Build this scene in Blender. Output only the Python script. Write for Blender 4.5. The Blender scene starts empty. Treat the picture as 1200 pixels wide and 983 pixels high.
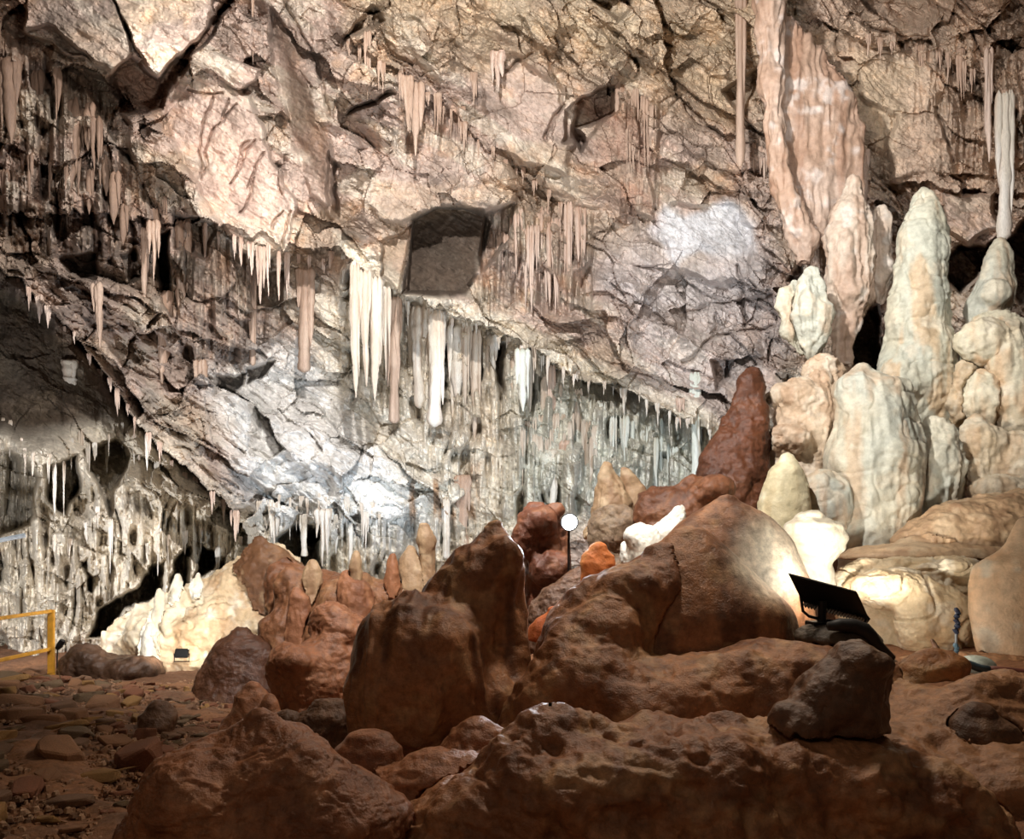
import bpy, bmesh, math, random
import numpy as np
from mathutils import Vector, Matrix, Euler

C = bpy.context.scene.collection
SC = bpy.context.scene
F = 900.0            # focal length in pixels of the 1200 x 983 frame
HOR = 640.0          # row of the horizon
CAMZ = 1.6

# ------------------------------------------------------------------ camera, world, lights, exposure
cam_d = bpy.data.cameras.new('camera')
cam_d.sensor_fit = 'HORIZONTAL'
cam_d.sensor_width = 36.0
cam_d.lens = 36.0 * F / 1200.0
cam_d.shift_y = (HOR - 491.5) / 1200.0
cam_d.clip_end = 200
cam = bpy.data.objects.new('camera', cam_d)
cam.location = (0, 0, CAMZ)
cam.rotation_euler = (math.radians(90), 0, 0)
C.objects.link(cam)
SC.camera = cam

SC.view_settings.view_transform = 'Standard'
SC.view_settings.look = 'None'
SC.view_settings.exposure = 0.0
SC.view_settings.gamma = 1.0
SC.view_settings.use_curve_mapping = False


def at(px, py, Y):
    """the point of the cave seen at pixel (px, py), Y metres ahead"""
    return Vector(((px - 600.0) / F * Y, Y, CAMZ + (HOR - py) / F * Y))


world = bpy.data.worlds.new('ambient_fill')  # added dim warm ambient; nothing in the cave gives it off
SC.world = world
world.use_nodes = True
bg = world.node_tree.nodes['Background']
bg.inputs['Color'].default_value = (1.0, 0.72, 0.52, 1)
bg.inputs['Strength'].default_value = 0.035


def spot(name, loc, target, power, col, size, blend=0.6, radius=0.08):
    d = bpy.data.lights.new(name, 'SPOT')
    d.energy = power
    d.color = col
    d.spot_size = math.radians(size)
    d.spot_blend = blend
    d.shadow_soft_size = radius
    o = bpy.data.objects.new(name, d)
    o.location = loc
    o.rotation_euler = (Vector(target) - Vector(loc)).to_track_quat('-Z', 'Y').to_euler()
    C.objects.link(o)
    return o


def point(name, loc, power, col, radius=0.08):
    d = bpy.data.lights.new(name, 'POINT')
    d.energy = power
    d.color = col
    d.shadow_soft_size = radius
    o = bpy.data.objects.new(name, d)
    o.location = loc
    C.objects.link(o)
    return o


WARM = (1.0, 0.83, 0.66)
NEUT = (1.0, 0.93, 0.86)
COOL = (0.78, 0.89, 1.0)
# the cave's floodlights, low among the rocks and one high, plus added fills
spot('flood_left_light', at(206, 764, 10.4), at(120, 560, 13.6), 90, (1.0, 0.97, 0.9), 160, 0.8, 0.06)
spot('flood_far_left_light', at(-80, 690, 9.6), at(90, 600, 13.6), 820, (0.95, 0.97, 1.0), 120, 0.8, 0.06)
spot('flood_centre_light', at(545, 680, 10.4), at(380, 430, 14), 520, (0.68, 0.84, 1.0), 100, 0.8, 0.08)
spot('flood_curtain_light', at(765, 600, 10.9), at(680, 470, 15.5), 520, (0.78, 0.9, 1.0), 140, 0.8, 0.08)
spot('flood_high_light', (-0.6, 5.2, 7.6), (-0.6, 14.0, 5.0), 3700, (1.0, 0.97, 0.94), 133, 0.5, 0.10)
spot('fill_high_left', (-3.2, 6.3, 6.9), (-6.2, 13.0, 3.6), 800, (1.0, 0.97, 0.94), 105, 0.7, 0.1)  # unseen fill added to brighten the dim left ledge
spot('fill_high_right', (2.9, 5.0, 7.2), (7.0, 12.0, 6.6), 900, (1.0, 0.96, 0.92), 85, 0.8, 0.1)  # unseen fill added for the dim upper right wall
spot('fill_upper_wall', (-0.6, 4.0, 2.6), at(560, 60, 12), 1700, (1.0, 0.93, 0.86), 80, 0.8, 0.15)  # unseen frontal fill added to soften the upper wall's shading
spot('flood_right_light', at(968, 690, 6.22), at(985, 600, 9), 24, (1.0, 0.95, 0.84), 175, 0.6, 0.06)
spot('fill_right_formation', at(1000, 735, 6.2), at(1050, 430, 10.5), 400, (1.0, 0.96, 0.88), 66, 0.7, 0.08)  # extra unseen spot added to lift the pale formation
spot('fill_peach_block', at(1030, 758, 6.0), at(1150, 690, 7.5), 30, (1.0, 0.93, 0.82), 110, 0.8, 0.06)  # unseen spot added to brighten the peach block
spot('spot_lamp_light', at(668, 612, 7.5), at(606, 665, 6.2), 170, (0.85, 0.92, 1.0), 40, 0.5, 0.05)
spot('flood_white_rock_light', at(800, 668, 7.7), at(765, 630, 8.4), 12, (1.0, 0.96, 0.88), 120, 0.6, 0.04)
spot('fill_foreground', (1.6, 7.2, 6.4), (0.8, 5.0, 0.8), 850, (1.0, 0.86, 0.7), 95, 0.9, 0.35)  # unseen overhead fill added in place of light bounced off the wall
spot('fill_front', (-1.5, -1.0, 5.0), (-0.8, 5.5, 0.3), 130, (1.0, 0.78, 0.58), 110, 0.9, 0.5)  # unseen frontal fill added behind the viewer for the foreground


# ------------------------------------------------------------------ noise
def hsh(ix, iy, iz, seed):
    h = (ix.astype(np.int64) * 374761393 + iy.astype(np.int64) * 668265263 + iz.astype(np.int64) * 2147483647 + seed * 974634777) & 0xFFFFFFFF
    h = ((h ^ (h >> 13)) * 1274126177) & 0xFFFFFFFF
    h = ((h ^ (h >> 15)) * 2246822519) & 0xFFFFFFFF
    h = h ^ (h >> 16)
    return (h & 0xFFFFFF).astype(np.float64) / float(0xFFFFFF)


def vnoise2(x, y, seed=0):
    xi = np.floor(x); yi = np.floor(y)
    fx = x - xi; fy = y - yi
    fx = fx * fx * fx * (fx * (fx * 6 - 15) + 10); fy = fy * fy * fy * (fy * (fy * 6 - 15) + 10)
    z = np.zeros_like(xi)
    a = hsh(xi, yi, z, seed); b = hsh(xi + 1, yi, z, seed)
    c = hsh(xi, yi + 1, z, seed); d = hsh(xi + 1, yi + 1, z, seed)
    return ((a + (b - a) * fx) * (1 - fy) + (c + (d - c) * fx) * fy) * 2 - 1


def vnoise3(x, y, z, seed=0):
    xi = np.floor(x); yi = np.floor(y); zi = np.floor(z)
    fx = x - xi; fy = y - yi; fz = z - zi
    fx = fx * fx * (3 - 2 * fx); fy = fy * fy * (3 - 2 * fy); fz = fz * fz * (3 - 2 * fz)
    r = []
    for dz in (0, 1):
        a = hsh(xi, yi, zi + dz, seed); b = hsh(xi + 1, yi, zi + dz, seed)
        c = hsh(xi, yi + 1, zi + dz, seed); d = hsh(xi + 1, yi + 1, zi + dz, seed)
        r.append((a + (b - a) * fx) * (1 - fy) + (c + (d - c) * fx) * fy)
    return (r[0] + (r[1] - r[0]) * fz) * 2 - 1


def fbm2(x, y, oct=4, seed=0, gain=0.5):
    s = 0; a = 1.0
    for i in range(oct):
        s = s + a * vnoise2(x * 2 ** i + 17.3 * i, y * 2 ** i + 5.1 * i, seed + i)
        a *= gain
    return s


def fbm3(x, y, z, oct=4, seed=0, gain=0.5):
    s = 0; a = 1.0
    for i in range(oct):
        k = 2.03 ** i
        s = s + a * vnoise3(x * k + 7.3 * i, y * k + 3.1 * i, z * k + 1.7 * i, seed + i)
        a *= gain
    return s


def worley2(x, y, seed=0, jit=0.9):
    """(F1, F2, id hash of nearest cell, dx, dy to its point)"""
    xi = np.floor(x); yi = np.floor(y)
    f1 = np.full(x.shape, 1e9); f2 = np.full(x.shape, 1e9)
    idx = np.zeros(x.shape); idy = np.zeros(x.shape); ddx = np.zeros(x.shape); ddy = np.zeros(x.shape)
    z = np.zeros_like(xi)
    for j in (-1, 0, 1):
        for i in (-1, 0, 1):
            cx = xi + i; cy = yi + j
            px = cx + 0.5 + jit * (hsh(cx, cy, z, seed) - 0.5)
            py = cy + 0.5 + jit * (hsh(cx, cy, z, seed + 11) - 0.5)
            dx = x - px; dy = y - py
            d = dx * dx + dy * dy
            near = d < f1
            f2 = np.where(near, f1, np.minimum(f2, d))
            f1 = np.where(near, d, f1)
            idx = np.where(near, cx, idx); idy = np.where(near, cy, idy)
            ddx = np.where(near, dx, ddx); ddy = np.where(near, dy, ddy)
    return np.sqrt(f1), np.sqrt(f2), idx, idy, ddx, ddy


def sstep(a, b, x):
    t = np.clip((x - a) / (b - a), 0, 1)
    return t * t * (3 - 2 * t)


def lin(c):
    c = np.asarray(c, float) / 255.0
    return np.where(c <= 0.04045, c / 12.92, ((c + 0.055) / 1.055) ** 2.4)


# ------------------------------------------------------------------ mesh and object helpers
def mesh_np(name, verts, quads, col=None, smooth=True):
    me = bpy.data.meshes.new(name)
    n, m = len(verts), len(quads)
    k = quads.shape[1]
    me.vertices.add(n)
    me.vertices.foreach_set('co', np.ascontiguousarray(verts, np.float32).ravel())
    me.loops.add(m * k)
    me.loops.foreach_set('vertex_index', np.ascontiguousarray(quads, np.int32).ravel())
    me.polygons.add(m)
    me.polygons.foreach_set('loop_start', np.arange(0, m * k, k, dtype=np.int32))
    me.polygons.foreach_set('loop_total', np.full(m, k, np.int32))
    me.update(calc_edges=True)
    me.polygons.foreach_set('use_smooth', np.full(m, smooth, bool))
    if col is not None:
        a = me.attributes.new('mineral', 'FLOAT_COLOR', 'POINT')
        c4 = np.ones((n, 4), np.float32); c4[:, :3] = np.clip(col, 0, 1)
        a.data.foreach_set('color', c4.ravel())
    return me


def tag(o, label, cat, group=None, kind='thing'):
    o['label'] = label
    o['category'] = cat
    o['kind'] = kind
    if group:
        o['group'] = group
    return o


def link(name, me, mat=None, parent=None):
    o = bpy.data.objects.new(name, me)
    if mat is not None and not me.materials:
        me.materials.append(mat)
    C.objects.link(o)
    if parent:
        o.parent = parent
    return o


def empty(name, loc, label, cat, group=None):
    o = bpy.data.objects.new(name, None)
    o.location = loc
    o.empty_display_size = 0.1
    C.objects.link(o)
    return tag(o, label, cat, group)


# ------------------------------------------------------------------ materials
def rock_material(name, rough=0.75, spec=0.3, bump=0.5, scale=1.0, grain=0.35):
    m = bpy.data.materials.new(name)
    m.use_nodes = True
    nt = m.node_tree; N = nt.nodes; L = nt.links
    b = N['Principled BSDF']
    at_ = N.new('ShaderNodeAttribute'); at_.attribute_name = 'mineral'
    tc = N.new('ShaderNodeTexCoord')
    n1 = N.new('ShaderNodeTexNoise'); n1.inputs['Scale'].default_value = 9 * scale; n1.inputs['Detail'].default_value = 6; n1.inputs['Roughness'].default_value = 0.65
    n2 = N.new('ShaderNodeTexNoise'); n2.inputs['Scale'].default_value = 42 * scale; n2.inputs['Detail'].default_value = 4; n2.inputs['Roughness'].default_value = 0.6
    L.new(tc.outputs['Object'], n1.inputs['Vector']); L.new(tc.outputs['Object'], n2.inputs['Vector'])
    mr = N.new('ShaderNodeMapRange'); mr.inputs['From Min'].default_value = 0.3; mr.inputs['From Max'].default_value = 0.7
    mr.inputs['To Min'].default_value = 1 - grain; mr.inputs['To Max'].default_value = 1 + grain * 0.6
    L.new(n1.outputs['Fac'], mr.inputs['Value'])
    mx = N.new('ShaderNodeMix'); mx.data_type = 'RGBA'; mx.blend_type = 'MULTIPLY'; mx.inputs[0].default_value = 1.0
    L.new(at_.outputs['Color'], mx.inputs[6]); L.new(mr.outputs['Result'], mx.inputs[7])
    L.new(mx.outputs[2], b.inputs['Base Color'])
    b.inputs['Roughness'].default_value = rough
    b.inputs['Specular IOR Level'].default_value = spec
    ad = N.new('ShaderNodeMath'); ad.operation = 'MULTIPLY_ADD'; ad.inputs[1].default_value = 0.45
    L.new(n2.outputs['Fac'], ad.inputs[0]); L.new(n1.outputs['Fac'], ad.inputs[2])
    bp = N.new('ShaderNodeBump'); bp.inputs['Strength'].default_value = bump; bp.inputs['Distance'].default_value = 0.05 / scale
    L.new(ad.outputs[0], bp.inputs['Height']); L.new(bp.outputs['Normal'], b.inputs['Normal'])
    return m


def plain_material(name, col, rough=0.5, metal=0.0, noise=0.25, scale=25):
    m = bpy.data.materials.new(name)
    m.use_nodes = True
    nt = m.node_tree; N = nt.nodes; L = nt.links
    b = N['Principled BSDF']
    n = N.new('ShaderNodeTexNoise'); n.inputs['Scale'].default_value = scale; n.inputs['Detail'].default_value = 5
    tc = N.new('ShaderNodeTexCoord'); L.new(tc.outputs['Object'], n.inputs['Vector'])
    r = N.new('ShaderNodeValToRGB')
    c = lin(col)
    r.color_ramp.elements[0].position = 0.3; r.color_ramp.elements[1].position = 0.7
    r.color_ramp.elements[0].color = (*(c * (1 - noise)), 1); r.color_ramp.elements[1].color = (*np.minimum(c * (1 + noise), 1), 1)
    L.new(n.outputs['Fac'], r.inputs['Fac']); L.new(r.outputs['Color'], b.inputs['Base Color'])
    b.inputs['Roughness'].default_value = rough; b.inputs['Metallic'].default_value = metal
    return m


def emit_material(name, col, strength):
    m = bpy.data.materials.new(name)
    m.use_nodes = True
    b = m.node_tree.nodes['Principled BSDF']
    b.inputs['Base Color'].default_value = (*col, 1)
    b.inputs['Emission Color'].default_value = (*col, 1)
    b.inputs['Emission Strength'].default_value = strength
    return m


M_WALL = rock_material('cave_limestone', 0.72, 0.3, 0.8, 1.2, 0.35)
M_DRIP = rock_material('dripstone', 0.5, 0.4, 0.4, 1.6, 0.3)
M_FLOW = rock_material('flowstone', 0.55, 0.4, 0.35, 1.2, 0.25)
M_WET = rock_material('wet_clay_coated_rock', 0.42, 0.42, 0.55, 1.8, 0.45)
M_STONE = rock_material('rubble_stone', 0.7, 0.3, 0.6, 3.0, 0.4)
# ------------------------------------------------------------------ the great back wall
STEP = 1.35
us = np.arange(-280, 1480 + STEP, STEP)
vs = np.arange(-320, 900 + STEP, STEP)
U, V = np.meshgrid(us, vs)

cu = np.array([-280, 0, 200, 400, 600, 800, 1000, 1200, 1480.])
cv = np.array([-320, 0, 150, 300, 450, 600, 750, 900.])
ctl = np.array([
    [8.6, 9.2, 9.8, 10.8, 11.2, 11.2, 10.6, 9.6, 8.2],
    [9.6, 10.6, 11.2, 12.4, 13.0, 13.0, 12.4, 11.6, 10.0],
    [10.2, 11.2, 12.0, 13.2, 14.0, 14.0, 13.2, 12.4, 11.0],
    [11.0, 11.8, 12.7, 13.8, 15.0, 15.0, 14.0, 13.0, 11.6],
    [12.8, 13.4, 13.6, 15.2, 15.9, 15.6, 14.4, 13.2, 11.8],
    [13.4, 13.6, 13.4, 13.6, 14.9, 15.6, 14.6, 13.2, 11.8],
    [13.4, 13.6, 13.3, 13.3, 14.4, 15.4, 14.6, 13.2, 11.8],
    [13.4, 13.6, 13.2, 13.2, 15.6, 15.6, 14.6, 13.2, 11.8]])


def coarse(u, v):
    i = np.clip(np.searchsorted(cu, u, side='right') - 1, 0, len(cu) - 2)
    j = np.clip(np.searchsorted(cv, v, side='right') - 1, 0, len(cv) - 2)
    fu = np.clip((u - cu[i]) / (cu[i + 1] - cu[i]), 0, 1); fv = np.clip((v - cv[j]) / (cv[j + 1] - cv[j]), 0, 1)
    fu = 0.5 * fu + 0.5 * fu * fu * (3 - 2 * fu); fv = 0.5 * fv + 0.5 * fv * fv * (3 - 2 * fv)
    return (ctl[j, i] * (1 - fu) + ctl[j, i + 1] * fu) * (1 - fv) + (ctl[j + 1, i] * (1 - fu) + ctl[j + 1, i + 1] * fu) * fv


# outlines wander a little, as broken rock does
WU = U + 5 * fbm2(U / 34, V / 34, 3, 3)
WV = V + 5 * fbm2(U / 34, V / 34, 3, 9)


def box_of(pts, pad):
    p = np.asarray(pts, float)
    i0 = max(0, int((p[:, 0].min() - pad - us[0]) / STEP)); i1 = min(len(us), int((p[:, 0].max() + pad - us[0]) / STEP) + 2)
    j0 = max(0, int((p[:, 1].min() - pad - vs[0]) / STEP)); j1 = min(len(vs), int((p[:, 1].max() + pad - vs[0]) / STEP) + 2)
    return slice(j0, j1), slice(i0, i1)


def poly_sd(pts, X, Y):
    """signed distance, positive inside"""
    p = np.asarray(pts, float)
    n = len(p)
    d = np.full(X.shape, 1e9); inside = np.zeros(X.shape, bool)
    for k in range(n):
        a = p[k]; b = p[(k + 1) % n]
        e = b - a
        wx = X - a[0]; wy = Y - a[1]
        t = np.clip((wx * e[0] + wy * e[1]) / (e @ e + 1e-9), 0, 1)
        d = np.minimum(d, (wx - t * e[0]) ** 2 + (wy - t * e[1]) ** 2)
        c = ((a[1] > Y) != (b[1] > Y)) & (X < (b[0] - a[0]) * (Y - a[1]) / (b[1] - a[1] + 1e-12) + a[0])
        inside ^= c
    d = np.sqrt(d)
    return np.where(inside, d, -d)


D = coarse(U, V)
COL = np.zeros(U.shape + (3,))

# --- roughness map: how craggy each stretch of wall is
ROUGH = np.ones(U.shape)
FLUTE = np.zeros(U.shape)


def region(arr, pts, val, soft, warp=True, mode='set'):
    sl = box_of(pts, soft + 14)
    sd = poly_sd(pts, WU[sl] if warp else U[sl], WV[sl] if warp else V[sl])
    m = sstep(-soft, soft, sd)
    if mode == 'set':
        arr[sl] = arr[sl] * (1 - m) + val * m
    else:
        arr[sl] = arr[sl] + val * m


R_SMOOTH = [
    ([(195, 100), (265, 95), (318, 170), (345, 240), (320, 300), (280, 290), (225, 225)], 0.25, 8),
    ([(30, 0), (150, 0), (150, 65), (125, 88), (60, 55)], 0.35, 6),
    ([(120, 0), (270, -10), (235, 45), (190, 90), (165, 65)], 0.3, 6),
    ([(478, 250), (600, 240), (565, 345), (478, 342)], 0.3, 5),
    ([(755, 225), (885, 235), (890, 330), (770, 320)], 0.45, 10),
    ([(960, 40), (1090, 30), (1130, 200), (1050, 220), (1000, 150)], 0.35, 14),
    ([(0, 320), (60, 370), (160, 500), (60, 520), (-60, 520), (-60, 280)], 0.15, 20),
    ([(540, 50), (600, 60), (690, 120), (660, 200), (600, 190), (560, 150)], 0.45, 20),
    ([(410, 170), (580, 150), (600, 230), (460, 250)], 0.7, 20),
]
for p, v, s in R_SMOOTH:
    region(ROUGH, p, v, s)

R_FLUTE = [
    ([(-80, 20), (30, 60), (130, 110), (150, 160), (230, 300), (210, 330), (60, 300), (-80, 240)], 0.8, 22),
    ([(160, 260), (330, 300), (330, 400), (220, 430), (180, 380)], 0.55, 16),
    ([(400, 310), (480, 350), (520, 480), (400, 480)], 0.9, 14),
    ([(480, 355), (620, 412), (690, 450), (840, 510), (850, 560), (830, 600), (600, 610), (520, 560), (470, 500)], 1.0, 14),
    ([(570, 240), (690, 260), (690, 370), (560, 350)], 0.9, 16),
    ([(470, 80), (580, 170), (590, 210), (470, 170)], 0.5, 12),
    ([(-80, 500), (290, 620), (290, 690), (180, 720), (90, 790), (-80, 790)], 0.85, 18),
    ([(300, 600), (420, 610), (560, 590), (600, 660), (320, 690)], 0.7, 14),
    ([(720, 110), (780, 120), (770, 260), (730, 260)], 0.6, 12),
    ([(930, 280), (1030, 240), (1040, 420), (930, 420)], 0.4, 16),
    ([(1040, 40), (1230, 40), (1230, 220), (1100, 200)], 0.35, 30),
]
for p, v, s in R_FLUTE:
    region(FLUTE, p, v, s)

# --- crags: broken planes on three scales, stretched along the dip of the beds
th = math.radians(34)
A_ = U * math.cos(th) + V * math.sin(th)
B_ = -U * math.sin(th) + V * math.cos(th)
wa = 18 * fbm2(U / 60, V / 60, 3, 21); wb = 18 * fbm2(U / 60, V / 60, 3, 31)


def crag(sa, sb, amp, tilt, seed, warp):
    f1, f2, ix, iy, dx, dy = worley2((A_ + wa * warp) / sa, (B_ + wb * warp) / sb, seed)
    z = np.zeros_like(ix)
    h = hsh(ix, iy, z, seed + 50) * 2 - 1
    gx = hsh(ix, iy, z, seed + 51) * 2 - 1
    gy = hsh(ix, iy, z, seed + 52) * 2 - 1
    e = np.clip((f2 - f1) / 0.12, 0, 1)
    return amp * (h + tilt * (gx * dx + gy * dy)) + amp * 0.25 * (1 - e) ** 2 * (h > 0.3)


busy = sstep(-0.35, 0.45, fbm2(U / 75, V / 60, 3, 45))      # some stretches crumble, others stay massive
craggy = (crag(210, 110, 0.42, 2.2, 8, 0.8) + crag(95, 52, 0.31, 2.5, 1, 0.6) + (0.35 + 0.65 * busy) * crag(44, 25, 0.18, 2.5, 2, 0.5)
          + (0.3 + 0.7 * busy) * (crag(20, 12, 0.065, 2.2, 3, 0.3) + crag(9, 6, 0.035, 2.0, 4, 0.2)))
stri = vnoise2(A_ / 55 + wa / 30, B_ / 7.0 + wb / 9, 46) * 0.6 + vnoise2(A_ / 30, B_ / 3.4 + wb / 9, 47) * 0.4
STRI = np.zeros(U.shape)
region(STRI, [(0, 250), (120, 270), (330, 320), (480, 440), (560, 540), (500, 610), (300, 620), (150, 480), (0, 310)], 1.0, 24)
region(STRI, [(400, 280), (620, 380), (820, 480), (860, 440), (700, 360), (480, 300)], 0.6, 20)
ridged = 1 - np.abs(fbm2(A_ / 46, B_ / 18, 4, 41))
fine = fbm2(U / 14, V / 14, 4, 71, 0.62)
D += craggy * ROUGH * (1 - 0.55 * FLUTE) - 0.10 * ridged * ROUGH + 0.05 * fine * (0.4 + 0.6 * ROUGH) + 0.13 * STRI * stri
D += 0.25 * fbm2(U / 130, V / 130, 2, 77)

# --- flutes: hanging folds of dripstone, long in the vertical
fl = np.abs(vnoise2(U / 9 + 1.6 * vnoise2(U / 40, V / 70, 5), V / 150, 81))
fl2 = np.abs(vnoise2(U / 4.2 + 0.8 * vnoise2(U / 30, V / 50, 6), V / 70, 82))
gap = sstep(0.25, 0.75, vnoise2(U / 13, V / 42, 83))
D += FLUTE * (0.34 * (0.45 - fl) * 1.3 + 0.12 * (0.4 - fl2) + 0.75 * gap)


def drips(w, h, seed, lo=0.25, hi=0.46):
    """relief of hanging drips: tapered half-rounds on a jittered lattice, 1 where they stand out most"""
    x = (U + 3 * vnoise2(U / 25, V / 60, seed + 90)) / w; y = V / h
    xi = np.floor(x); yi = np.floor(y)
    z = np.zeros_like(xi); best = np.zeros(U.shape)
    for j in (-1, 0):
        for i in (-1, 0, 1):
            cx = xi + i; cy = yi + j
            px = cx + 0.5 + 0.7 * (hsh(cx, cy, z, seed) - 0.5); top = cy + 0.8 * hsh(cx, cy, z, seed + 1)
            ln = 0.35 + 0.75 * hsh(cx, cy, z, seed + 2); R = lo + (hi - lo) * hsh(cx, cy, z, seed + 3)
            t = (y - top) / ln
            r = R * np.clip(1 - t, 0, 1) ** 0.55 * sstep(0.0, 0.07, t)
            q = 1 - ((x - px) / np.maximum(r, 1e-3)) ** 2
            best = np.maximum(best, np.where((t > 0) & (t < 1) & (q > 0), np.sqrt(np.clip(q, 0, 1)) * r / hi, 0))
    return best


DRIP = np.clip(FLUTE + 0.22 * sstep(0.1, 0.6, vnoise2(U / 70, V / 50, 95)), 0, 1)
dr1, dr2, dr3 = drips(22, 150, 301), drips(12, 85, 311), drips(6.5, 44, 321)
D -= DRIP * (0.42 * dr1 + 0.27 * dr2 + 0.13 * dr3)


def ledge(line, drop, fall, lip, back, ends=18, seed=0):
    """rock above the line stands out over a recess below it"""
    p = np.asarray(line, float)
    j = fbm2(U / 11, V / 60, 3, 200 + seed) * 4.5 + fbm2(U / 45, V / 45, 2, 210 + seed) * 5
    yl = np.interp(U, p[:, 0], p[:, 1]) + j
    s = V - yl
    e = sstep(p[0, 0] - ends, p[0, 0] + ends, U) * (1 - sstep(p[-1, 0] - ends, p[-1, 0] + ends, U))
    below = drop * np.exp(-np.clip(s, 0, None) / fall) * (s > 0)
    above = -lip * np.exp(-np.clip(-s, 0, None) / back) * (s <= 0)
    global D
    D = D + e * (below + above)


LEDGE_A = [(-120, 230), (0, 310), (60, 362), (110, 420), (160, 490), (210, 545), (292, 615)]
LEDGE_B = [(225, 255), (330, 290), (400, 290), (440, 330), (480, 350), (560, 380), (620, 405), (680, 440), (740, 460), (800, 490), (840, 508)]
ledge(LEDGE_A, 2.2, 55, 0.6, 110, 14, 1)
ledge(LEDGE_B, 0.9, 60, 0.75, 42, 14, 2)
ledge([(395, 40), (450, 72), (520, 120), (560, 165), (612, 200), (660, 240)], 0.28, 26, 0.2, 30, 14, 3)
ledge([(640, 425), (700, 447), (800, 492)], 0.9, 16, 0.0, 10, 12, 4)
ledge([(0, 245), (120, 255), (240, 265), (330, 300)], 0.35, 30, 0.25, 30, 20, 5)
ledge([(420, 560), (500, 570), (560, 560)], 0.15, 26, 0.15, 26, 14, 6)
ledge([(955, 20), (1010, 45), (1090, 55), (1200, 130), (1260, 170)], 0.25, 28, 0.22, 26, 20, 8)
ledge([(700, 20), (760, 75), (800, 120), (870, 170)], 0.3, 28, 0.2, 28, 20, 9)
ledge([(1040, 215), (1130, 222), (1200, 225)], 0.35, 40, 0.1, 30, 14, 10)
ledge([(740, 165), (800, 190), (900, 240)], 0.3, 25, 0.2, 25, 20, 11)


def plate(pts, off, gx=0.0, gy=0.0, soft=1.6, warp=True, keep=0.0):
    """a flat-faced slab (off < 0) or hollow (off > 0); gx, gy tilt it in metres per 100 px"""
    global D
    p = np.asarray(pts, float)
    sl = box_of(pts, soft + 16)
    sd = poly_sd(pts, WU[sl] if warp else U[sl], WV[sl] if warp else V[sl])
    m = sstep(-soft, soft, sd)
    c = p.mean(0)
    base = coarse(np.array([c[0]]), np.array([c[1]]))[0]
    pl = base + off + gx * (U[sl] - c[0]) / 100 + gy * (V[sl] - c[1]) / 100
    pl = pl + 0.05 * fbm2(A_[sl] / 26, B_[sl] / 9, 4, 61) + 0.03 * fine[sl]
    tgt = pl * (1 - keep) + D[sl] * keep + (off * keep)
    D[sl] = D[sl] * (1 - m) + tgt * m


def hollow(pts, off, soft=4, warp=True):
    global D
    sl = box_of(pts, soft + 16)
    sd = poly_sd(pts, WU[sl] if warp else U[sl], WV[sl] if warp else V[sl])
    D[sl] = D[sl] + off * sstep(-soft, soft, sd)


# dark alcove under the left ledge
plate([(-120, 285), (0, 330), (50, 372), (105, 440), (150, 505), (165, 540), (90, 525), (0, 500), (-120, 500)], 0.9, 0.2, -0.9, 14, True, 0.55)
# hanging slabs, upper left
plate([(30, -60), (112, -60), (150, 62), (128, 88), (62, 56), (34, 34)], -0.75, -0.2, -0.35, 2)
plate([(30, 34), (62, 56), (128, 88), (118, 82), (55, 30)], -0.35, 0, 0.4, 3)
plate([(112, -60), (285, -60), (236, 42), (215, 62), (190, 90), (168, 66), (140, 25)], -1.15, 0.25, -0.45, 1.6)
hollow([(124, 92), (150, 66), (168, 74), (188, 96), (215, 64), (236, 40), (268, 0), (275, 5), (236, 60), (203, 108), (192, 128), (166, 134), (140, 126)], 1.3, 3)
hollow([(100, 90), (130, 95), (150, 150), (160, 190), (140, 180), (118, 140)], 0.8, 4)
plate([(222, 70), (240, 60), (305, 85), (300, 100), (280, 108)], -0.45, -0.1, 0.5, 2)
# big smooth pink slab
plate([(197, 110), (212, 92), (262, 100), (292, 118), (318, 175), (345, 240), (338, 285), (318, 303), (280, 290), (232, 222), (203, 170)], -0.35, -0.35, 0.25, 3, True, 0.12)
# steep dark rib beside it
plate([(318, 10), (335, 30), (362, 110), (392, 190), (392, 252), (365, 230), (345, 160), (318, 80)], -0.30, -1.6, 0.2, 3)
hollow([(385, 180), (396, 200), (396, 250), (386, 245)], 0.6, 3)
# dark angular block and its cleft
plate([(484, 258), (512, 243), (566, 245), (574, 262), (562, 318), (540, 342), (478, 342)], 0.55, -0.45, -1.05, 1.6, False)
hollow([(570, 248), (603, 238), (595, 280), (566, 318), (562, 300)], 1.1, 3, False)
plate([(440, 228), (478, 212), (530, 222), (602, 226), (602, 240), (566, 252), (515, 240), (486, 256), (445, 262)], -0.45, 0, -0.5, 4, True, 0.4)
plate([(446, 288), (484, 262), (474, 340), (448, 330)], 0.15, 0.7, -0.3, 2)
# cavity right of centre
hollow([(663, 130), (680, 112), (718, 104), (722, 130), (700, 150), (678, 180), (664, 165)], 1.7, 3)
plate([(676, 150), (720, 138), (760, 180), (765, 260), (740, 250), (700, 200)], -0.1, 0.4, 0.2, 3, True, 0.3)
# pale slab
plate([(762, 250), (790, 236), (850, 240), (884, 268), (880, 318), (830, 330), (790, 312)], 0.05, 0.1, -0.3, 3, True, 0.3)
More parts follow.
